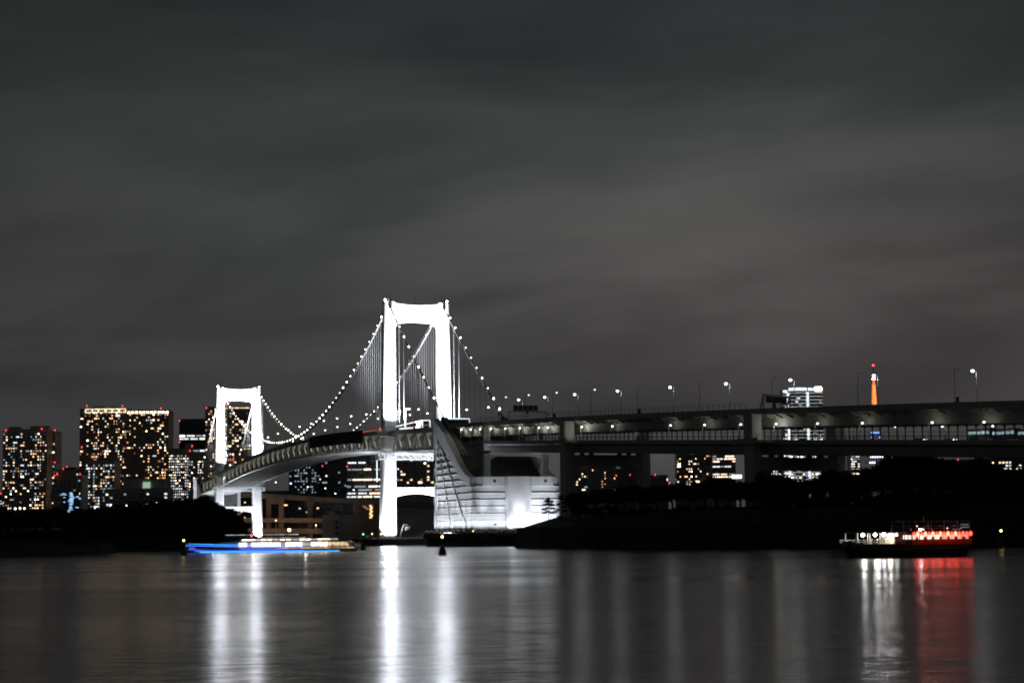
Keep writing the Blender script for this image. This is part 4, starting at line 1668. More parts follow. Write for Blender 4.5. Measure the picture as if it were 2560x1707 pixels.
t1b, W1, H1 = building('tallest brown apartment tower on the left, with a lit framed crown', 200, 317, 1022, 2400, 3.36, 21, .38, PAL_HOME, 'body_br', .6, .46, True, 6, 1282,
                       roof=((.35, .2, 3), (.7, .18, 2.4)), beacons=((217, 1014), (306, 1014), (204, 1117), (318, 1117)))
m = MB()
for k in range(6):                                   # lit frames of the crown
    x0, x1 = -W1 / 2 + W1 * (.12 + k * .145), -W1 / 2 + W1 * (.12 + k * .145 + .13)
    for q in (((x0, H1 - 4.2), (x1, H1 - 4.2)), ((x0, H1 - .2), (x1, H1 - .2)), ((x0, H1 - 4.2), (x0, H1 - .2)), ((x1, H1 - 4.2), (x1, H1 - .2))):
        m.beam((q[0][0], -.5, q[0][1]), (q[1][0], -.5, q[1][1]), .55)
m.build('crown_frame', WP['pale'], t1b, world=False)
t2b, W2, H2 = building('brown apartment tower with a row of bright lamps along its crown', 317, 422, 1026, 2380, 3.36, 18, .40, PAL_HOME, 'body_br', .55, .46, True, 5, 1282,
                       beacons=((402, 1020),), colvar=1.4)
for k in range(11):
    share('crown_lamp', pane(WP['hot']), t2b, loc=(-W2 / 2 + W2 * (k + .5) / 11, -.5, H2 - 2.2), scale=(W2 / 11 * .6, 1, 1.9))
building('low block of bluish windows before the tallest left tower', 214, 287, 1152, 2200, 3.3, 12, .5, PAL_BLUE, 'body_br', .55, .5, True, 0, 1280)
building('wide low grey block with few lights behind the left trees', 262, 420, 1222, 2050, 3.6, 14, .30, PAL_BLUE, 'body_gr', .6, .5, True, 7, 1280)
tg, Wg, Hg = building('small dark hall with a pale green lit square sign', 308, 412, 1198, 2060, 3.6, 8, .05, PAL_OFF, 'body_br', .5, .5, False, 0, 1222, off_windows=False)
g0 = at(366, 1214, 2058)
m = MB().box((g0.x - tg.location.x, -1.2, g0.z - 3), (7.6, .6, 8))
m.build('green_sign', M['e_greenbox'], tg, world=False)
building('grey office block full of white windows left of the far tower', 422, 472, 1122, 2250, 3.15, 10, .60, PAL_OFF, 'body_gr', .5, .42, False, 0, 1275, colvar=.2, top_skip=2,
         roof=((.9, .3, 6),), beacons=((480, 1114), (475, 1127)))
building('grey office wing beside the far tower with white windows', 472, 510, 1130, 2245, 3.15, 7, .5, PAL_OFF, 'body_gr', .45, .42, False, 0, 1275, colvar=.3, top_skip=3)
building('dark glass office tower with bright full-width floors', 448, 514, 1048, 2600, 4.0, 8, .62, PAL_OFF, 'body_dk', .9, .55, True, 0, 1180, strips=True, top_skip=4, beacons=((449, 1051), (449, 1104), (500, 1141)), bandmat='body_dk')
t3b, W3, H3 = building('dark brown apartment tower rising behind the far bridge tower', 513, 628, 1017, 2450, 3.4, 19, .32, PAL_HOME, 'body_br', .55, .46, True, 7, 1240,
                       beacons=((516, 1019), (567, 1013)))
for k in range(5):
    share('crown_lamp', pane(WP['pale']), t3b, loc=(-W3 / 2 + W3 * (.45 + k * .115), -.5, H3 - 1.4), scale=(W3 * .09, 1, .8))
# between the towers, below the deck
building('dark office block with teal lit corner under the main span', 722, 868, 1128, 2500, 4.2, 18, .16, PAL_BLUE, 'body_dk', .6, .5, True, 0, 1300, beacons=((806, 1164),), roof=(), bandmat='body_dk')
building('teal glowing slim tower at the left end of the dark office block', 728, 792, 1158, 2420, 3.4, 9, .42, [('cool', 3), ('white_dim', 2)], 'body_dk', .5, .5, False, 0, 1235)
building('dark glass office with rows of long lit floors left of the near tower', 866, 958, 1118, 2300, 4.0, 7, .62, [('pale', 3), ('white', 3), ('white_dim', 4)], 'body_dk', .86, .5, False, 0, 1260, strips=True, beacons=((868, 1165),))
building('brown apartment tower seen between the near tower and the anchorage', 990, 1100, 1120, 2350, 3.3, 13, .20, PAL_HOME, 'body_br', .6, .55, True, 5, 1225, bandmat='body_br')
building('low dark block behind the far expressway', 600, 745, 1228, 2300, 3.6, 18, .10, PAL_BLUE, 'body_dk', .6, .4, False, 0, 1300)
building('dark waterfront block left of the near tower foot', 745, 960, 1246, 2000, 3.8, 24, .10, PAL_MIX, 'body_dk', .7, .4, False, 0, 1300)
tw_, Ww, Hw = building('long grey windowless warehouse behind the near tower foot', 852, 1100, 1287, 1900, 5, 6, .0, PAL_MIX, 'body_gr', .3, .3, False, 0, 1200, name='warehouse', cat='warehouse', off_windows=False)
building('grey warehouse with a lit upper window right of the near tower leg', 965, 1100, 1222, 1980, 5, 7, .08, PAL_HOME, 'body_gr', .3, .3, False, 0, 1290, name='warehouse', cat='warehouse', off_windows=False)
ts_, Wsx, Hs = building('brown stair block with glowing zigzag windows left of the near tower leg', 900, 952, 1258, 1890, 3.0, 3, .0, PAL_HOME, 'beige', .3, .3, False, 0, 1200, off_windows=False, name='stair_block')
for k in range(7):
    share('window', pane(WP['warm']), ts_, loc=(.2 + (k % 2) * .8, -.3, Hs - 2 - 1.9 * k), scale=(2.4, 1, 1.2))
    if k < 3:
        share('window', pane(WP['warm_dim']), ts_, loc=(-6.5 + k * 1.8, -.3, Hs - 2.4 - 1.4 * k), scale=(3.2, 1, .7))
to_, Wo, Ho = building('beige quay building with balconies below the main span', 806, 850, 1288, 1770, 4, 3, .0, PAL_MIX, 'beige', .3, .3, False, 0, 1200, depth=12, name='quay_building', roof=((.5, .3, 3),), off_windows=False)
for z in (4, 9, 14):
    MB().box((Wo * .25, -.9, z), (Wo * .4, 1.6, .35)).build('balcony', M['beige'], to_, world=False)
    MB().box((Wo * .3, -.06, z + 1.4), (Wo * .2, .14, 1.8)).build('doorway', M['glass_off'], to_, world=False)
# under and behind the approach viaduct
building('grey block with scattered windows left in the viaduct gap', 1432, 1472, 1168, 2600, 3.5, 6, .35, PAL_MIX, 'body_gr', .55, .5, True, 0, 1245, beacons=((1452, 1160),))
building('apartment block with warm windows and balconies in the left viaduct gap', 1470, 1540, 1157, 2500, 3.6, 9, .32, PAL_HOME, 'body_gr', .5, .5, True, 4, 1245, colvar=1.6, beacons=((1541, 1188),))
building('dark slant-roofed block behind the viaduct column', 1540, 1600, 1172, 2900, 3.6, 8, .08, PAL_HOME, 'body_dk', .6, .4, False, 0, 1240, roof=((.4, .4, 8),), beacons=((1568, 1161), (1575, 1186)))
building('small louvred grey block in the viaduct gap', 1622, 1670, 1188, 2800, 4, 12, .02, PAL_OFF, 'body_gr', .45, .8, False, 6, 1215, beacons=((1638, 1186), (1674, 1206)))
building('dark apartment tower with warm windows below the viaduct', 1691, 1776, 1118, 2700, 3.5, 15, .30, PAL_HOME, 'body_dk', .6, .5, False, 0, 1215)
building('office tower with bright white strip floors below the viaduct', 1780, 1838, 1118, 2750, 3.6, 6, .66, [('white', 3), ('pale', 3), ('white_dim', 3)], 'body_gr', .9, .5, True, 0, 1195, strips=True, beacons=((1783, 1152), (1836, 1150)))
building('white-windowed block behind the second viaduct pier', 1896, 1950, 1162, 2600, 3.4, 9, .5, PAL_OFF, 'body_gr', .55, .5, True, 0, 1210)
building('apartment row with warm windows above the right trees', 1946, 2062, 1150, 2650, 3.5, 15, .45, PAL_HOME, 'body_br', .6, .5, True, 0, 1200)
building('slim white office tower left of the purple-lit lattice', 2126, 2149, 1126, 2900, 3.6, 4, .85, PAL_OFF, 'body_dk', .8, .5, True, 0, 1185, strips=True)
building('low right-hand office block behind the trees', 2478, 2580, 1144, 2400, 3.8, 12, .30, [('white', 3), ('warm', 2), ('pale', 2)], 'body_dk', .7, .5, True, 0, 1192, beacons=((2395, 1148),))
building('dark low office block behind the dome-shaped tree', 2200, 2480, 1150, 2500, 3.8, 26, .10, PAL_MIX, 'body_dk', .6, .4, False, 0, 1185)
# tower with curved light bands above the viaduct
tv = thing('banded_tower', (0, 0, 0), 'rounded office tower with curved white light bands above the viaduct', 'building')
c0, c1 = at(1957, 968, 2600), at(2056, 964, 2600)
tv.location = ((c0.x + c1.x) / 2, 2600, 3)
ORG[tv.name] = Vector(tv.location)
Wv, Hv = c1.x - c0.x, c0.z - 3


def lobe(x0, x1, bulge, n=10):
    return [(x0 + (x1 - x0) * i / n, -bulge * math.sin(math.pi * i / n)) for i in range(n + 1)]


for (fx0, fx1, bulge, hh) in ((-.5, -.39, 1.0, .985), (-.36, .10, 6.0, 1.0), (.13, .5, 3.5, 1.0)):
    pl = lobe(fx0 * Wv, fx1 * Wv, bulge)
    m = MB()
    base = [(x, y) for x, y in pl] + [(fx1 * Wv, 30), (fx0 * Wv, 30)]
    m.loft([[(x, y, 0) for x, y in base], [(x, y, Hv * hh) for x, y in base]])
    lobe_o = m.build('wall', M['body_dk'], tv, world=False)
    zz = Hv * hh - 1.0
    k = 0
    while zz > 60:
        m = MB()
        hgt_ = 4.0 if k == 0 else 1.1
        out = [(x, y - .35) for x, y in pl]
        m.loft([[(x, y, zz - hgt_) for x, y in out] + [(x, y + .5, zz - hgt_) for x, y in reversed(out)],
                [(x, y, zz) for x, y in out] + [(x, y + .5, zz) for x, y in reversed(out)]])
        m.build('light_band', WP['white'] if k == 0 else WP['white_dim'], lobe_o, world=False)
        if random.random() < .5 or zz < 130:
            wx = random.choice(pl[2:8])
            for q in range(1 if zz > 130 else 5):
                wx = random.choice(pl[1:9])
                share('window', pane(pick(PAL_OFF if zz < 130 else PAL_MIX)), tv, loc=(wx[0], wx[1] - .3, zz - 3.0), scale=(random.uniform(2, 5), 1, 1.6))
        zz -= 4.6 if k else 6.5
        k += 1
for fx in (-.375, .115):
    m = MB().box((fx * Wv, -1.5, Hv * .5), (2.6, 1.6, Hv * .93))
    m.build('light_fin', WP['white'], tv, world=False)
MB().box((.38 * Wv, -4.0, Hv - 3), (9, 1, 6)).build('roof_sign', WP['hot'], tv, world=False)

# orange lattice broadcasting tower far behind
YT = 3900.0
lt = thing('lattice_tower', (at(2190, 1150, YT).x, YT, 3), 'tall orange lit lattice tower far behind the viaduct', 'lattice tower')
KT = F_PX / YT
prof = [(1160, 22), (1138, 17), (1100, 11), (1060, 8), (1010, 4.6), (985, 3.6), (961, 2.7)]
axx = [at(2190, y, YT) for y, _ in prof]
for q in range(4):
    m, ml = MB(), MB()
    sx, sy = ((-1, -1), (1, -1), (1, 1), (-1, 1))[q]
    for i in range(len(prof) - 1):
        r0, r1 = prof[i][1] / KT, prof[i + 1][1] / KT
        z0, z1 = axx[i].z - 3, axx[i + 1].z - 3
        (m if i > 3 else ml).beam((sx * r0, sy * r0, z0), (sx * r1, sy * r1, z1), 1.1)
    m.build('upper_leg', M['e_orange'], lt, world=False)  # floodlighting put in as a glow of the steel itself
    ml.build('leg', M['orange'], lt, world=False)
m = MB()
for i in range(4, len(prof) - 1):
    r0, r1 = prof[i][1] / KT, prof[i + 1][1] / KT
    z0, z1 = axx[i].z - 3, axx[i + 1].z - 3
    k = max(3, int((z1 - z0) / 4.5))
    for j in range(k):
        za, zb_ = z0 + (z1 - z0) * j / k, z0 + (z1 - z0) * (j + 1) / k
        ra, rb_ = r0 + (r1 - r0) * j / k, r0 + (r1 - r0) * (j + 1) / k
        for fc in (-1, 1):
            m.beam((-ra, fc * ra, za), (rb_, fc * rb_, zb_), .45)
            m.beam((ra, fc * ra, za), (-rb_, fc * rb_, zb_), .45)
            m.beam((-ra, fc * ra, za), (ra, fc * ra, za), .45)
            m.beam((fc * ra, -ra, za), (fc * rb_, rb_, zb_), .45)
m.build('bracing', M['e_orangehot'], lt, world=False)  # bracing glows by its own colour in place of floodlighting
zt_ = lambda y: at(2190, y, YT).z - 3
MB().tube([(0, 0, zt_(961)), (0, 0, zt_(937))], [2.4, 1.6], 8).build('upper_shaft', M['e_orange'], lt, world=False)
MB().tube([(0, 0, zt_(937)), (0, 0, zt_(914))], [.9, .6], 6).build('antenna', M['dark'], lt, world=False)
MB().ball((0, 0, zt_(947)), 2.3, 10, 6).build('white_flood', M['e_white'], lt, world=False)
MB().ball((0, 0, zt_(913)), 2.2, 8, 5).build('beacon', M['e_red'], lt, world=False)
for y, n, mt, wpx in ((1060, 6, 'e_bluedot', 16), (1081, 5, 'e_bluedot', 20), (1093, 2, 'e_bluedot', 20), (1142, 6, 'e_purple', 30), (1156, 7, 'e_purple', 32)):
    for i in range(n):
        x = (i / max(1, n - 1) - .5) * wpx / KT
        MB().ball((x, -6, zt_(y)), 1.7, 8, 5).build('tower_lamp', M[mt], lt, world=False)

# ================================================================== TREES
def crown_mesh(name, mat, lobes, n, size, seed):
    """leaf clumps spread through several uneven lobes"""
    rnd = random.Random(seed)
    v, f = [], []
    tot = sum(r[3] ** 2 for r in lobes)
    for cx, cy_, cz, r, fl in lobes:
        k = int(n * r * r / tot)
        for _ in range(k):
            while True:
                d = Vector((rnd.gauss(0, 1), rnd.gauss(0, 1), rnd.gauss(0, 1)))
                if d.length > .01:
                    break
            d.normalize()
            rr = r * (rnd.random() ** .45) * rnd.uniform(.8, 1.12)
            c = Vector((cx + d.x * rr, cy_ + d.y * rr, cz + d.z * rr * fl))
            a = Vector((rnd.gauss(0, 1), rnd.gauss(0, 1), rnd.gauss(0, .6))).normalized()
            b = a.cross(Vector((rnd.gauss(0, 1), rnd.gauss(0, 1), rnd.gauss(0, 1)))).normalized()
            s_ = size * rnd.uniform(.6, 1.35)
            i = len(v)
            v += [tuple(c - a * s_), tuple(c + b * s_ * .55), tuple(c + a * s_), tuple(c - b * s_ * .55)]
            f.append((i, i + 1, i + 2, i + 3))
    me = bpy.data.meshes.new(name)
    me.from_pydata(v, [], f)
    me.materials.append(mat)
    me.update()
    return me


CROWNS, TRUNKS = [], []
for sd in range(5):
    rnd = random.Random(40 + sd)
    lob = [(0, 0, .62, .30, .9)]
    for k in range(8):
        a = 2 * math.pi * k / 8 + rnd.random()
        d = rnd.uniform(.18, .34)
        lob.append((d * math.cos(a), d * math.sin(a), rnd.uniform(.42, .82), rnd.uniform(.14, .24), .75))
    CROWNS.append(crown_mesh('crown', M['leaf'], lob, 3600, .030, sd))
    m = MB()
    m.tube([(0, 0, -.08), (rnd.uniform(-.02, .02), 0, .25), (rnd.uniform(-.05, .05), rnd.uniform(-.04, .04), .62)], [.035, .026, .012], 7)
    for k in range(5):
        a = 2 * math.pi * k / 5 + rnd.random()
        z = rnd.uniform(.26, .45)
        m.tube([(0, 0, z), (.14 * math.cos(a), .14 * math.sin(a), z + .14), (.27 * math.cos(a), .27 * math.sin(a), z + .24)], [.016, .011, .005], 5)
    TRUNKS.append(m.mesh('trunk', M['bark']))


def tree(loc, h, w, label, group, var):
    t = thing('tree', loc, label, 'tree', group, random.random() * 6.28)
    t.scale = (w, w, h)
    share('trunk', TRUNKS[var % 5], t, loc=(0, 0, 0))
    share('crown', CROWNS[var % 5], t, loc=(0, 0, 0))
    return t


def ground_h(loops, x, y):
    best = None
    for lp in loops:
        for p in lp:
            d = (p[0] - x) ** 2 + (p[1] - y) ** 2
            if best is None or d < best[0]:
                best = (d, p[2])
    return best[1]


# right headland: tree tops follow the dark skyline of the photograph
SKY_R = [(1428, 1226), (1450, 1222), (1490, 1216), (1520, 1216), (1560, 1210), (1600, 1208), (1640, 1204), (1680, 1202), (1720, 1200), (1760, 1196), (1790, 1186),
         (1820, 1188), (1850, 1196), (1880, 1212), (1905, 1196), (1935, 1172), (1965, 1180), (2000, 1190), (2040, 1182), (2080, 1172), (2120, 1172), (2160, 1180), (2200, 1152),
         (2240, 1132), (2275, 1124), (2310, 1123), (2345, 1131), (2380, 1150), (2410, 1150), (2445, 1143), (2480, 1152), (2520, 1158), (2560, 1168), (2600, 1160)]
dep_r = [(1395, 676), (1500, 655), (1700, 625), (1900, 612), (2100, 606), (2300, 606), (2450, 612), (2600, 622)]
for i, (x, y) in enumerate(SKY_R):
    Y = interp(dep_r, x) + random.uniform(-5, 5)
    p = at(x, y + 3, Y)
    g0 = 11.2
    dome = 2190 < x < 2395
    h = (p.z - g0) * 1.06
    if dome:
        lab, grp = 'tree in the tall dome-shaped clump on the right headland, %s along the skyline' % ordw(i + 1), 'dome-shaped tree clump'
    elif x < 1860:
        lab, grp = '%s dark tree from the pines in the headland row beneath the viaduct' % ordw(i + 1), 'headland trees, left row'
    else:
        lab, grp = 'dark tree on the right headland crest, %s along the skyline from the pines' % ordw(i + 1), 'headland trees, right row'
    tree((p.x, Y, g0), h, h * (1.15 if x > 1440 else .8), lab, grp, i)
for i in range(26):                                   # lower trees in front that close the dark bank
    x = 1440 + 45 * i + random.uniform(-12, 12)
    Y = interp(dep_r, x) - 14 + random.uniform(-3, 3)
    p = at(x, 1262 - (0 if x < 1900 else 40) + random.uniform(-8, 8), Y)
    h = p.z - 8.5
    tree((p.x, Y, 8.5), h, h * 1.25, '%s low dark tree from the left at the front of the headland bank' % ordw(i + 1), 'headland trees, front row', i + 2)
SKY_L = [(-20, 1264), (20, 1268), (55, 1270), (90, 1272), (125, 1268), (160, 1268), (200, 1272), (240, 1276), (265, 1280)]
for i, (x, y) in enumerate(SKY_L):
    Y = 612 + x * .18 + random.uniform(-6, 6)
    p = at(x, y, Y)
    h = (p.z - 4.6) * 1.06
    tree((p.x, Y, 4.6), h, h * 1.25, '%s dark tree from the left picture edge on the left island' % ordw(i + 1), 'left island trees', i)
for i in range(9):
    x = -10 + 32 * i
    Y = 590 + x * .2
    p = at(x, 1318, Y)
    h = p.z - 2.4
    tree((p.x, Y, 2.4), h, h * 1.6, '%s low shrub-like tree from the left along the left island shore' % ordw(i + 1), 'left island shore trees', i)
SKY_B = [(215, 1272), (250, 1274), (285, 1276), (320, 1272), (355, 1264), (390, 1256), (425, 1252), (460, 1254), (495, 1254), (530, 1262), (560, 1272), (582, 1280), (600, 1296), (612, 1318)]
for i, (x, y) in enumerate(SKY_B):
    Y = 836 + random.uniform(-6, 6)
    p = at(x, y, Y)
    h = (p.z - 4.0) * (1.2 if x < 575 else 1.1)
    tree((p.x, Y, 4.0), h, h * (1.3 if x < 575 else .9), '%s dark tree from the left on the wooded battery beside the far tower' % ordw(i + 1), 'wooded battery trees', i + 1)
for i in range(13):
    x = 270 + 25 * i
    p = at(x, 1288, 850)
    tree((p.x, 850, 4.0), p.z - 4.0, (p.z - 4.0) * 1.7, '%s dark tree from the left at the back of the wooded battery' % ordw(i + 1), 'wooded battery back trees', i + 3)
for i in range(13):
    x = 290 + 25 * i
    p = at(x, 1318, 818)
    h = p.z - 2.0
    tree((p.x, 818, 2.0), h, h * 1.7, '%s low dark tree from the left along the wooded battery shore' % ordw(i + 1), 'wooded battery shore trees', i)

# two pines standing out against the bright anchorage
def pine(xb, yb, xt, yt, Y, pads, lean, label, sd):
    b, tp = at(xb, yb, Y), at(xt, yt, Y)
    b.z -= .5
    H = tp.z - b.z
    t = thing('pine_tree', b, label, 'pine tree')
    rnd = random.Random(sd)
    m = MB()
    pts = [(0, 0, 0), (lean[0], .1, H * .3), (lean[1], 0, H * .6), (tp.x - b.x, 0, H * .93)]
    m.tube(pts, [.16, .13, .1, .04], 7)
    lob = []
    for fx, fz, r, fl in pads:
        px_, pz_ = fx * H, fz * H
        tx = interp([(p[2], p[0]) for p in pts], pz_ - .3)
        m.tube([(tx, 0, pz_ - .45), ((tx + px_) / 2, rnd.uniform(-.3, .3), pz_ - .2), (px_, 0, pz_ - .05)], [.07, .05, .03], 5)
        lob.append((px_, rnd.uniform(-.5, .5), pz_, r * H, fl))
    m.build('trunk', M['bark'], t, world=False)
    share('crown', crown_mesh('pine_crown', M['pine'], lob, 4200, .17, sd), t, loc=(0, 0, 0))
    return t


pine(1372, 1302, 1371, 1242, 690, [(.0, .93, .11, .55), (-.06, .84, .14, .5), (.09, .82, .13, .45), (-.14, .70, .10, .45), (.10, .69, .16, .4), (.0, .73, .12, .5), (-.17, .52, .13, .35),
     (.16, .55, .13, .35), (-.05, .43, .12, .3), (.17, .38, .15, .3), (-.18, .37, .11, .3), (.27, .46, .09, .35), (-.02, .58, .10, .4)], (0, .05), 'upright pine silhouetted against the bright anchorage', 3)
pine(1404, 1292, 1399, 1237, 686, [(.0, .95, .10, .5), (-.08, .85, .10, .4), (.08, .84, .12, .45), (.12, .68, .14, .4), (-.12, .62, .09, .35), (.10, .5, .12, .4), (-.14, .38, .09, .3), (.12, .32, .13, .4), (-.1, .08, .10, .35)],
     (-.7, -.5), 'crooked pine at the headland edge right of the upright pine', 5)
m = MB()
for k, x in enumerate((1332, 1338, 1344, 1351, 1357, 1363)):
    p = at(x, 1312 - k * 2.2, 694)
    st_ = MB().tube([(0, 0, -1.5), (0, 0, 1.9)], .06, 5)
    base_centered(st_, 'stake', M['bark'], p, '%s thin stake from the left on the slope beside the pines' % ordw(k + 1), 'stake', 'stakes on the slope')

# ================================================================== BOATS
def hull_mesh(L, W, zs, bow, stern_w=.75, n=18, base=-.6):
    """hull along +x: bow at +L/2; zs(u) sheer height"""
    m = MB()
    rings = []
    for i in range(n + 1):
        u = i / n
        x = -L / 2 + L * u
        w = W / 2 * (stern_w + (1 - stern_w) * min(1, u / .25)) * (1 if u < .62 else max(.04, 1 - ((u - .62) / .38) ** bow))
        wl_ = w * .82
        z1 = zs(u)
        xo = (u - .5) * .12 * L * 0
        rings.append([(x * .91, -wl_, base), (x, -w, z1 * .55), (x + xo, -w, z1), (x + xo, w, z1), (x, w, z1 * .55), (x * .91, wl_, base)])
    m.loft(rings)
    return m


# houseboat with red lanterns
ya, yb_ = on_water(2116, 1394), on_water(2432, 1391)
hb_c = (ya + yb_) / 2
hb_rz = math.atan2(6.0, yb_.x - ya.x)
HBL = 23.6
hb = thing('houseboat', (hb_c.x, hb_c.y, 0), 'dark wooden party boat with a row of red lanterns and a bright open bow', 'boat', None, hb_rz)
hull_mesh(HBL, 5.2, lambda u: 1.95 + 1.5 * (abs(u - .45) / .55) ** 2.4, 2.0, .55).build('hull', M['hull_dk'], hb, world=False)
m = MB()
for y in (-2.72, 2.72):
    m.box((-1.0, y, 1.55), (20, .16, .2))
m.build('rubbing_strake', M['wood'], hb, world=False)
MB().box((.2, 0, 2.3), (21.5, 4.5, .2)).build('deck', M['wood'], hb, world=False)
# cabin under the lanterns: posts, window panes, roof
cab = MB()
cab.box((5.2, 0, 2.75), (11.6, 4.5, .7))
cabin = cab.build('cabin', M['wood'], hb, world=False)
for i in range(9):
    for y in (-2.2, 2.2):
        MB().box((-.5 + 1.36 * i, y, 3.6), (.17, .17, 1.5)).build('cabin_post', M['wood'], cabin, world=False)
for i in range(8):
    for y in (-2.15, 2.15):
        share('window', pane(M['e_saloon'] if i < 4 else M['e_saloonw']), cabin, loc=(.21 + 1.36 * i, y, 3.42), scale=(1.15, 1, .8))
MB().box((5.3, 0, 4.43), (12.6, 5.2, .18)).build('roof', M['hull_dk'], cabin, world=False)
for i in range(24):
    for y in (-2.3, 2.3):
        MB().box((-.6 + .5 * i, y, 2.65), (.05, .05, .9)).build('rail_baluster', M['wood'], cabin, world=False)
# bright open bow with canopy
MB().box((-6.4, 0, 4.28), (9.6, 4.4, .16)).build('canopy', M['cream'], hb, world=False)
for i in range(5):
    for y in (-2.0, 2.0):
        MB().box((-11.0 + 2.3 * i, y, 3.3), (.12, .12, 1.9)).build('canopy_post', M['cream'], hb, world=False)
m = MB()
for y in (-2.25, 2.25):
    m.box((-6.6, y, 3.05), (11, .06, .07))
    m.box((-6.6, y, 2.7), (11, .06, .07))
    for i in range(10):
        m.box((-11.8 + 1.15 * i, y, 2.75), (.06, .06, .7))
m.build('bow_rail', M['pole'], hb, world=False)
MB().box((-3.0, 0, 3.3), (1.7, 4.2, 1.8)).build('wheelhouse_screen', M['cream'], hb, world=False)
for x in (-9.6, -7.3, -5.7, -3.4):
    q = MB()
    q.ball((x, -1.9, 3.95), .27, 10, 6)
    lo = q.build('canopy_lamp', M['e_white'], hb, world=False)
for x, pw in ((-9, 260), (-6.5, 300), (-4.2, 220)):
    li = bpy.data.lights.new('canopy_light', 'POINT')
    li.energy = pw
    li.color = (1, .97, .92)
    li.shadow_soft_size = .3
    o = bpy.data.objects.new('canopy_light', li)
    COL.objects.link(o)
    o.parent = hb
    o.location = (x, -1.2, 3.6)
for x, pw in ((1.2, 20), (4.0, 20), (6.8, 20), (9.8, 20)):
    li = bpy.data.lights.new('lantern_light', 'POINT')
    li.energy = pw
    li.color = (1, .10, .05)
    li.shadow_soft_size = .3
    o = bpy.data.objects.new('lantern_light', li)
    COL.objects.link(o)
    o.parent = hb
    o.location = (x, -2.9, 3.75)
# sun deck rails and frame on the roof
m = MB()
for y in (-2.3, 2.3):
    m.box((4.2, y, 6.2), (12.6, .07, .07))
    m.box((4.2, y, 5.35), (12.6, .05, .05))
    m.box((4.2, y, 4.95), (12.6, .05, .05))
    for x in (-2.1, .2, 2.6, 5.6, 8.2, 10.5):
        m.box((x, y, 5.35), (.08, .08, 1.75))
m.build('sun_deck_rail', M['pole'], hb, world=False)
m = MB()
m.quad8([(8.6, -2.1, 4.52), (11.2, -2.1, 4.52), (11.2, 2.1, 4.52), (8.6, 2.1, 4.52), (8.6, -1.9, 5.95), (10.3, -1.9, 5.95), (10.3, 1.9, 5.95), (8.6, 1.9, 5.95)])
m.build('helm_cabin', M['body_dk'], hb, world=False)
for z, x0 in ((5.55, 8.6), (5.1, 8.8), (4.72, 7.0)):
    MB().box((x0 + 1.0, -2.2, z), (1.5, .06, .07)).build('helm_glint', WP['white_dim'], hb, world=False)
MB().tube([(2.9, 0, 4.5), (2.9, 0, 7.0)], .1, 6).build('mast', M['dark'], hb, world=False)
MB().ball((1.2, -2.0, 4.75), .26, 8, 5, .6).build('roof_lamp', M['e_white'], hb, world=False)
for i in range(15):  # white glints along the rails, put in as small glowing balls
    x = -11.2 + 1.45 * i + random.uniform(-.4, .4)
    z = 3.15 if x < -1.5 else random.choice((4.75, 4.95, 5.35))
    MB().ball((x, -2.33, z), random.uniform(.05, .1), 6, 4).build('rail_glint', WP[random.choice(('white', 'hot', 'white_dim'))], hb, world=False)
for i in range(7):                                    # seat backs before the lit panes
    MB().box((.4 + 1.5 * i, -2.24, 3.25), (.42, .1, .55)).build('seat_back', M['dark'], cabin, world=False)
rot = Matrix.Rotation(hb_rz, 4, 'Z')
for i in range(16):
    lx = -.4 + .72 * i
    big = i % 2 == 1
    m = MB().ball((0, 0, 0), .31 if big else .19, 10, 7, 1.15)
    m.box((0, 0, .36 if big else .25), (.16, .16, .1))
    pos = hb_c + rot @ Vector((lx, -2.75, 3.98 if big else 4.02))
    o = base_centered(m, 'paper_lantern', M['e_lanternhot'] if (big and i < 12) else M['e_lantern'], pos, '%s %s glowing red lantern from the left along the party boat cabin' % (ordw(i // 2 + 1), 'large' if big else 'small'), 'lantern', 'lanterns on the party boat')

# low sightseeing ship with blue light strips, bow to the left
sa_, sb_ = on_water(492, 1380), on_water(880, 1379)
sh_c = (sa_ + sb_) / 2
SHL = sb_.x - sa_.x
sh = thing('sightseeing_ship', (sh_c.x, sh_c.y, 0), 'long low white sightseeing ship with blue neon hull lights before the far tower', 'ship', None, R_(180 - 3))


def ship_w(u):
    return 4.0 * (.85 + .15 * min(1, u / .25)) * (1 if u < .58 else max(.04, 1 - ((u - .58) / .42) ** 2.0))


hull_mesh(SHL, 8.0, lambda u: 1.35 + 1.25 * max(0, (u - .5) / .5) ** 2, 2.0, .85, 24).build('hull', M['hull_w'], sh, world=False)


def ship_line(name, z0, z1, u0, u1, w, mat, off=.12, n=24):
    for y in (-1, 1):
        m = MB()
        for i in range(n):
            a, b = u0 + (u1 - u0) * i / n, u0 + (u1 - u0) * (i + 1) / n
            za, zb_ = z0 + (z1 - z0) * i / n, z0 + (z1 - z0) * (i + 1) / n
            m.beam((-SHL / 2 + SHL * a, y * (ship_w(a) + off), za), (-SHL / 2 + SHL * b, y * (ship_w(b) + off), zb_), .12, w)
        m.build(name, mat, sh, world=False)


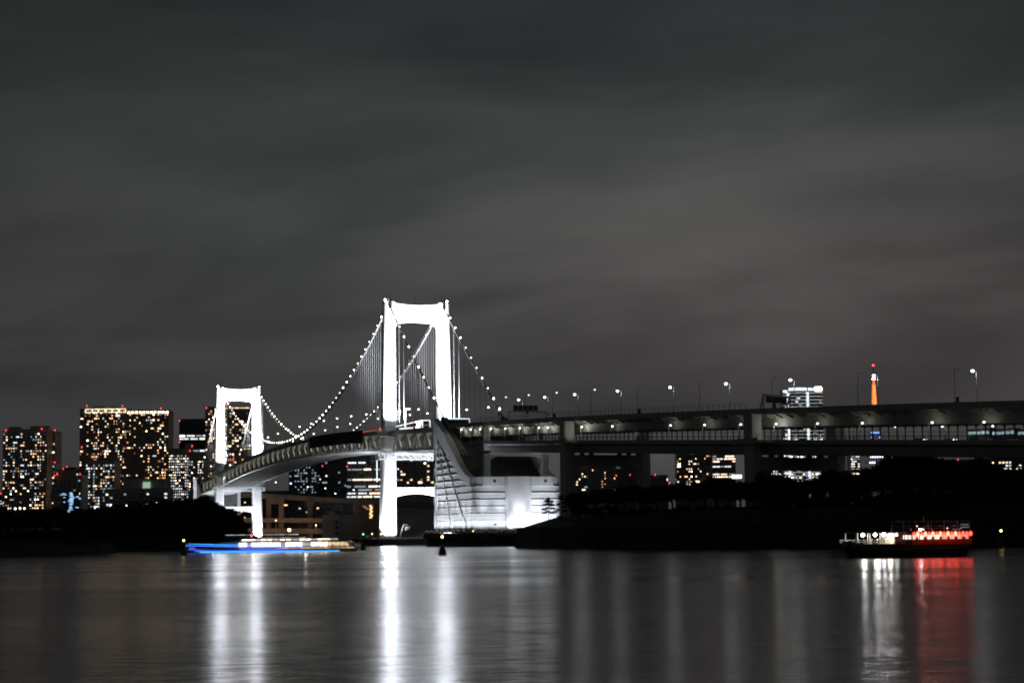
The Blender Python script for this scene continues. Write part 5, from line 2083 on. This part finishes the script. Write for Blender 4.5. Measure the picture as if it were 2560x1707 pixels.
ship_line('lit_hull_panel', .95, 1.35, .42, .965, .85, M['e_violet'], .05)  # coloured light on the hull put in as the panel's own glow
ship_line('neon_strip', .18, .18, .10, .90, .13, M['e_cyan'], .0)
ship_line('neon_strip', .45, .5, .30, .93, .08, M['e_blue'], .06)
ship_line('neon_strip', 1.55, 2.35, .30, .985, .12, M['e_blue'])
ship_line('neon_strip', 2.0, 2.9, .42, .97, .07, M['e_cyan'], -.1)
ship_line('warm_strip', 1.3, 1.3, .02, .45, .07, WP['warm'])
m = MB()
rings = []
for x, w, h_ in ((-.47, 3.0, 1.4), (-.45, 3.4, 2.1), (-.1, 3.5, 2.5), (.16, 3.4, 2.5), (.26, 2.8, 2.0), (.34, 1.9, 1.2), (.38, 1.2, .5)):
    x *= SHL
    rings.append([(x, -w, 1.35), (x, -w * .97, 1.35 + h_ * .75), (x, -w * .82, 1.35 + h_), (x, w * .82, 1.35 + h_), (x, w * .97, 1.35 + h_ * .75), (x, w, 1.35)])
m.loft(rings)
m.build('cabin', M['hull_w'], sh, world=False)
nw = 26
for i in range(nw):
    x = (-.44 + .60 * i / (nw - 1)) * SHL
    for y in (-3.55, 3.55):
        mt = M['e_cabinw'] if i < 5 else (M['e_cabin'] if random.random() < .8 else WP['white_dim'])
        share('window', pane(mt), sh, loc=(x, y, 2.45), scale=(SHL * .60 / nw * .86, 1, 1.15))
for y in (-3.0, 3.0):
    for i in range(15):
        share('roof_lamp', pane(WP['hot'] if i % 3 else WP['white']), sh, loc=((-.36 + .50 * i / 14) * SHL, y, 4.0), scale=(SHL * .028, 1, .16))
MB().box((-SHL * .06, 0, 4.3), (SHL * .26, 3.6, .9)).build('upper_deck_house', M['hull_w'], sh, world=False)
m = MB()
for y in (-2.9, 2.9):
    m.box((SHL * .02, y, 5.0), (SHL * .50, .06, .08))
    for i in range(16):
        m.box((-SHL * .22 + SHL * .48 * i / 15, y, 4.5), (.06, .06, 1.1))
m.build('deck_rail', M['pole'], sh, world=False)
MB().box((SHL * .06, -2.9, 5.6), (SHL * .42, .08, .08)).build('awning_light', WP['white'], sh, world=False)
MB().box((SHL * .06, 0, 5.7), (SHL * .42, 5.9, .1)).build('awning', M['hull_w'], sh, world=False)
MB().tube([(SHL * .05, 0, 5), (SHL * .05, 0, 8.0)], .1, 6).build('mast', M['dark'], sh, world=False)
MB().ball((SHL * .12, -3.0, 5.2), .3, 8, 5).build('port_lamp', M['e_red'], sh, world=False)
for x, z, pw, c in ((.33, 3.2, 160, (.35, .45, 1)), (.1, 6.6, 300, (1, .97, .94)), (-.2, 6.6, 300, (1, .95, .9))):
    li = bpy.data.lights.new('deck_light', 'POINT')
    li.energy = pw
    li.color = c
    li.shadow_soft_size = .3
    o = bpy.data.objects.new('deck_light', li)
    COL.objects.link(o)
    o.parent = sh
    o.location = (x * SHL, 0, z)


# buoys and beacons
def buoy(px_, py_, kind, lamp, label):
    p = on_water(px_, py_)
    t = thing('buoy', (p.x, p.y, 0), label, 'buoy')
    if kind == 'bell':
        m = MB()
        prof = [(-.5, .95), (.0, 1.0), (.5, 1.0), (1.2, .8), (1.9, .5), (2.5, .2), (3.0, .12)]
        m.loft([[(r * math.cos(2 * math.pi * k / 14), r * math.sin(2 * math.pi * k / 14), z) for k in range(14)] for z, r in prof])
        m.tube([(0, 0, 3.0), (0, 0, 4.1)], .08, 6)
        m.build('body', M['buoy'], t, world=False)
        top = 4.35
    elif kind == 'cone':
        m = MB()
        prof = [(-.4, 1.1), (.4, 1.15), (.7, .9), (2.6, .25), (4.2, .16)]
        m.loft([[(r * math.cos(2 * math.pi * k / 12), r * math.sin(2 * math.pi * k / 12), z) for k in range(12)] for z, r in prof])
        m.tube([(0, 0, 4.2), (0, 0, 5.2)], .1, 6)
        m.build('body', M['buoy'], t, world=False)
        top = 5.5
    else:
        m = MB()
        prof = [(-.4, .85), (.5, .9), (.9, .6), (1.6, .4)]
        m.loft([[(r * math.cos(2 * math.pi * k / 12), r * math.sin(2 * math.pi * k / 12), z) for k in range(12)] for z, r in prof])
        m.build('body', M['buoy'], t, world=False)
        m = MB()
        m.box((0, 0, 2.6), (1.3, 1.3, 2.1))
        m.build('lantern_cage', M['buoy'], t, world=False)
        top = 4.1
    q = MB().ball((0, 0, top), .3 if lamp != 'e_green' else .26, 10, 6)
    q.build('lamp', M[lamp], t, world=False)
    return t


buoy(1106, 1387, 'bell', 'e_amber', 'bell-shaped buoy with an amber lamp before the near tower')
buoy(908, 1374, 'cone', 'e_green', 'slim cone buoy with a green lamp right of the sightseeing ship')
buoy(459, 1387, 'cage', 'e_amber', 'caged buoy with an amber lamp left of the sightseeing ship')
buoy(2504, 1369, 'bell', 'e_amber', 'dark buoy with an amber lamp right of the party boat')
# small harbour lamps on the near pier and along the quay
for i, (x, y, Y, mt, r, lab) in enumerate([(955, 1320, 1000, 'e_white', .55, 'white harbour lamp on a post left of the near tower foot'),
                                     (930, 1334, 1001, 'e_amber', .3, 'left amber harbour lamp on the near tower pier'),
                                     (952, 1334, 1001, 'e_amber', .3, 'right amber harbour lamp on the near tower pier'),
                                     (1068, 1330, 905, 'e_amber', .32, 'amber lamp on the left corner of the anchorage pedestal'),
                                     (1183, 1327, 836, 'e_amber', .22, 'small amber lamp at the middle of the anchorage foot')]):
    p = at(x, y, Y)
    t = thing('harbour_lamp', (p.x, p.y, 3.4 if Y > 950 else 5.4), lab, 'lamp')
    h = p.z - t.location.z
    MB().tube([(0, 0, 0), (0, 0, h)], .09, 6).build('post', M['pole'], t, world=False)
    MB().ball((0, 0, h), r, 10, 6).build('lamp_globe', M[mt], t, world=False)
# low park lamps among the trees on the left
for i, (x, y) in enumerate([(20, 1271), (38, 1271), (50, 1270), (61, 1270), (238, 1268), (277, 1263), (289, 1265), (317, 1263), (327, 1263), (345, 1262), (362, 1261), (390, 1257), (395, 1258)]):
    p = at(x, y, 1400)
    t = thing('park_lamp', (p.x, p.y, 0), '%s small white lamp from the left just above the left tree line' % ordw(i + 1), 'lamp', 'lamps above the left tree line')
    MB().tube([(0, 0, -1), (0, 0, p.z)], .1, 5).build('post', M['pole'], t, world=False)
    MB().ball((0, 0, p.z), .75, 8, 6).build('lamp_globe', WP['hot'], t, world=False)
p = at(1842, 1191, 2500)
m = MB().box((0, 0, 0), (12, 1, 4))
base_centered(m, 'lit_sign', WP['hot'], (p.x, p.y, p.z), 'bright white lit sign at the tree tops below the viaduct', 'sign')
print('objects', len(bpy.data.objects), 'hangers', nh)
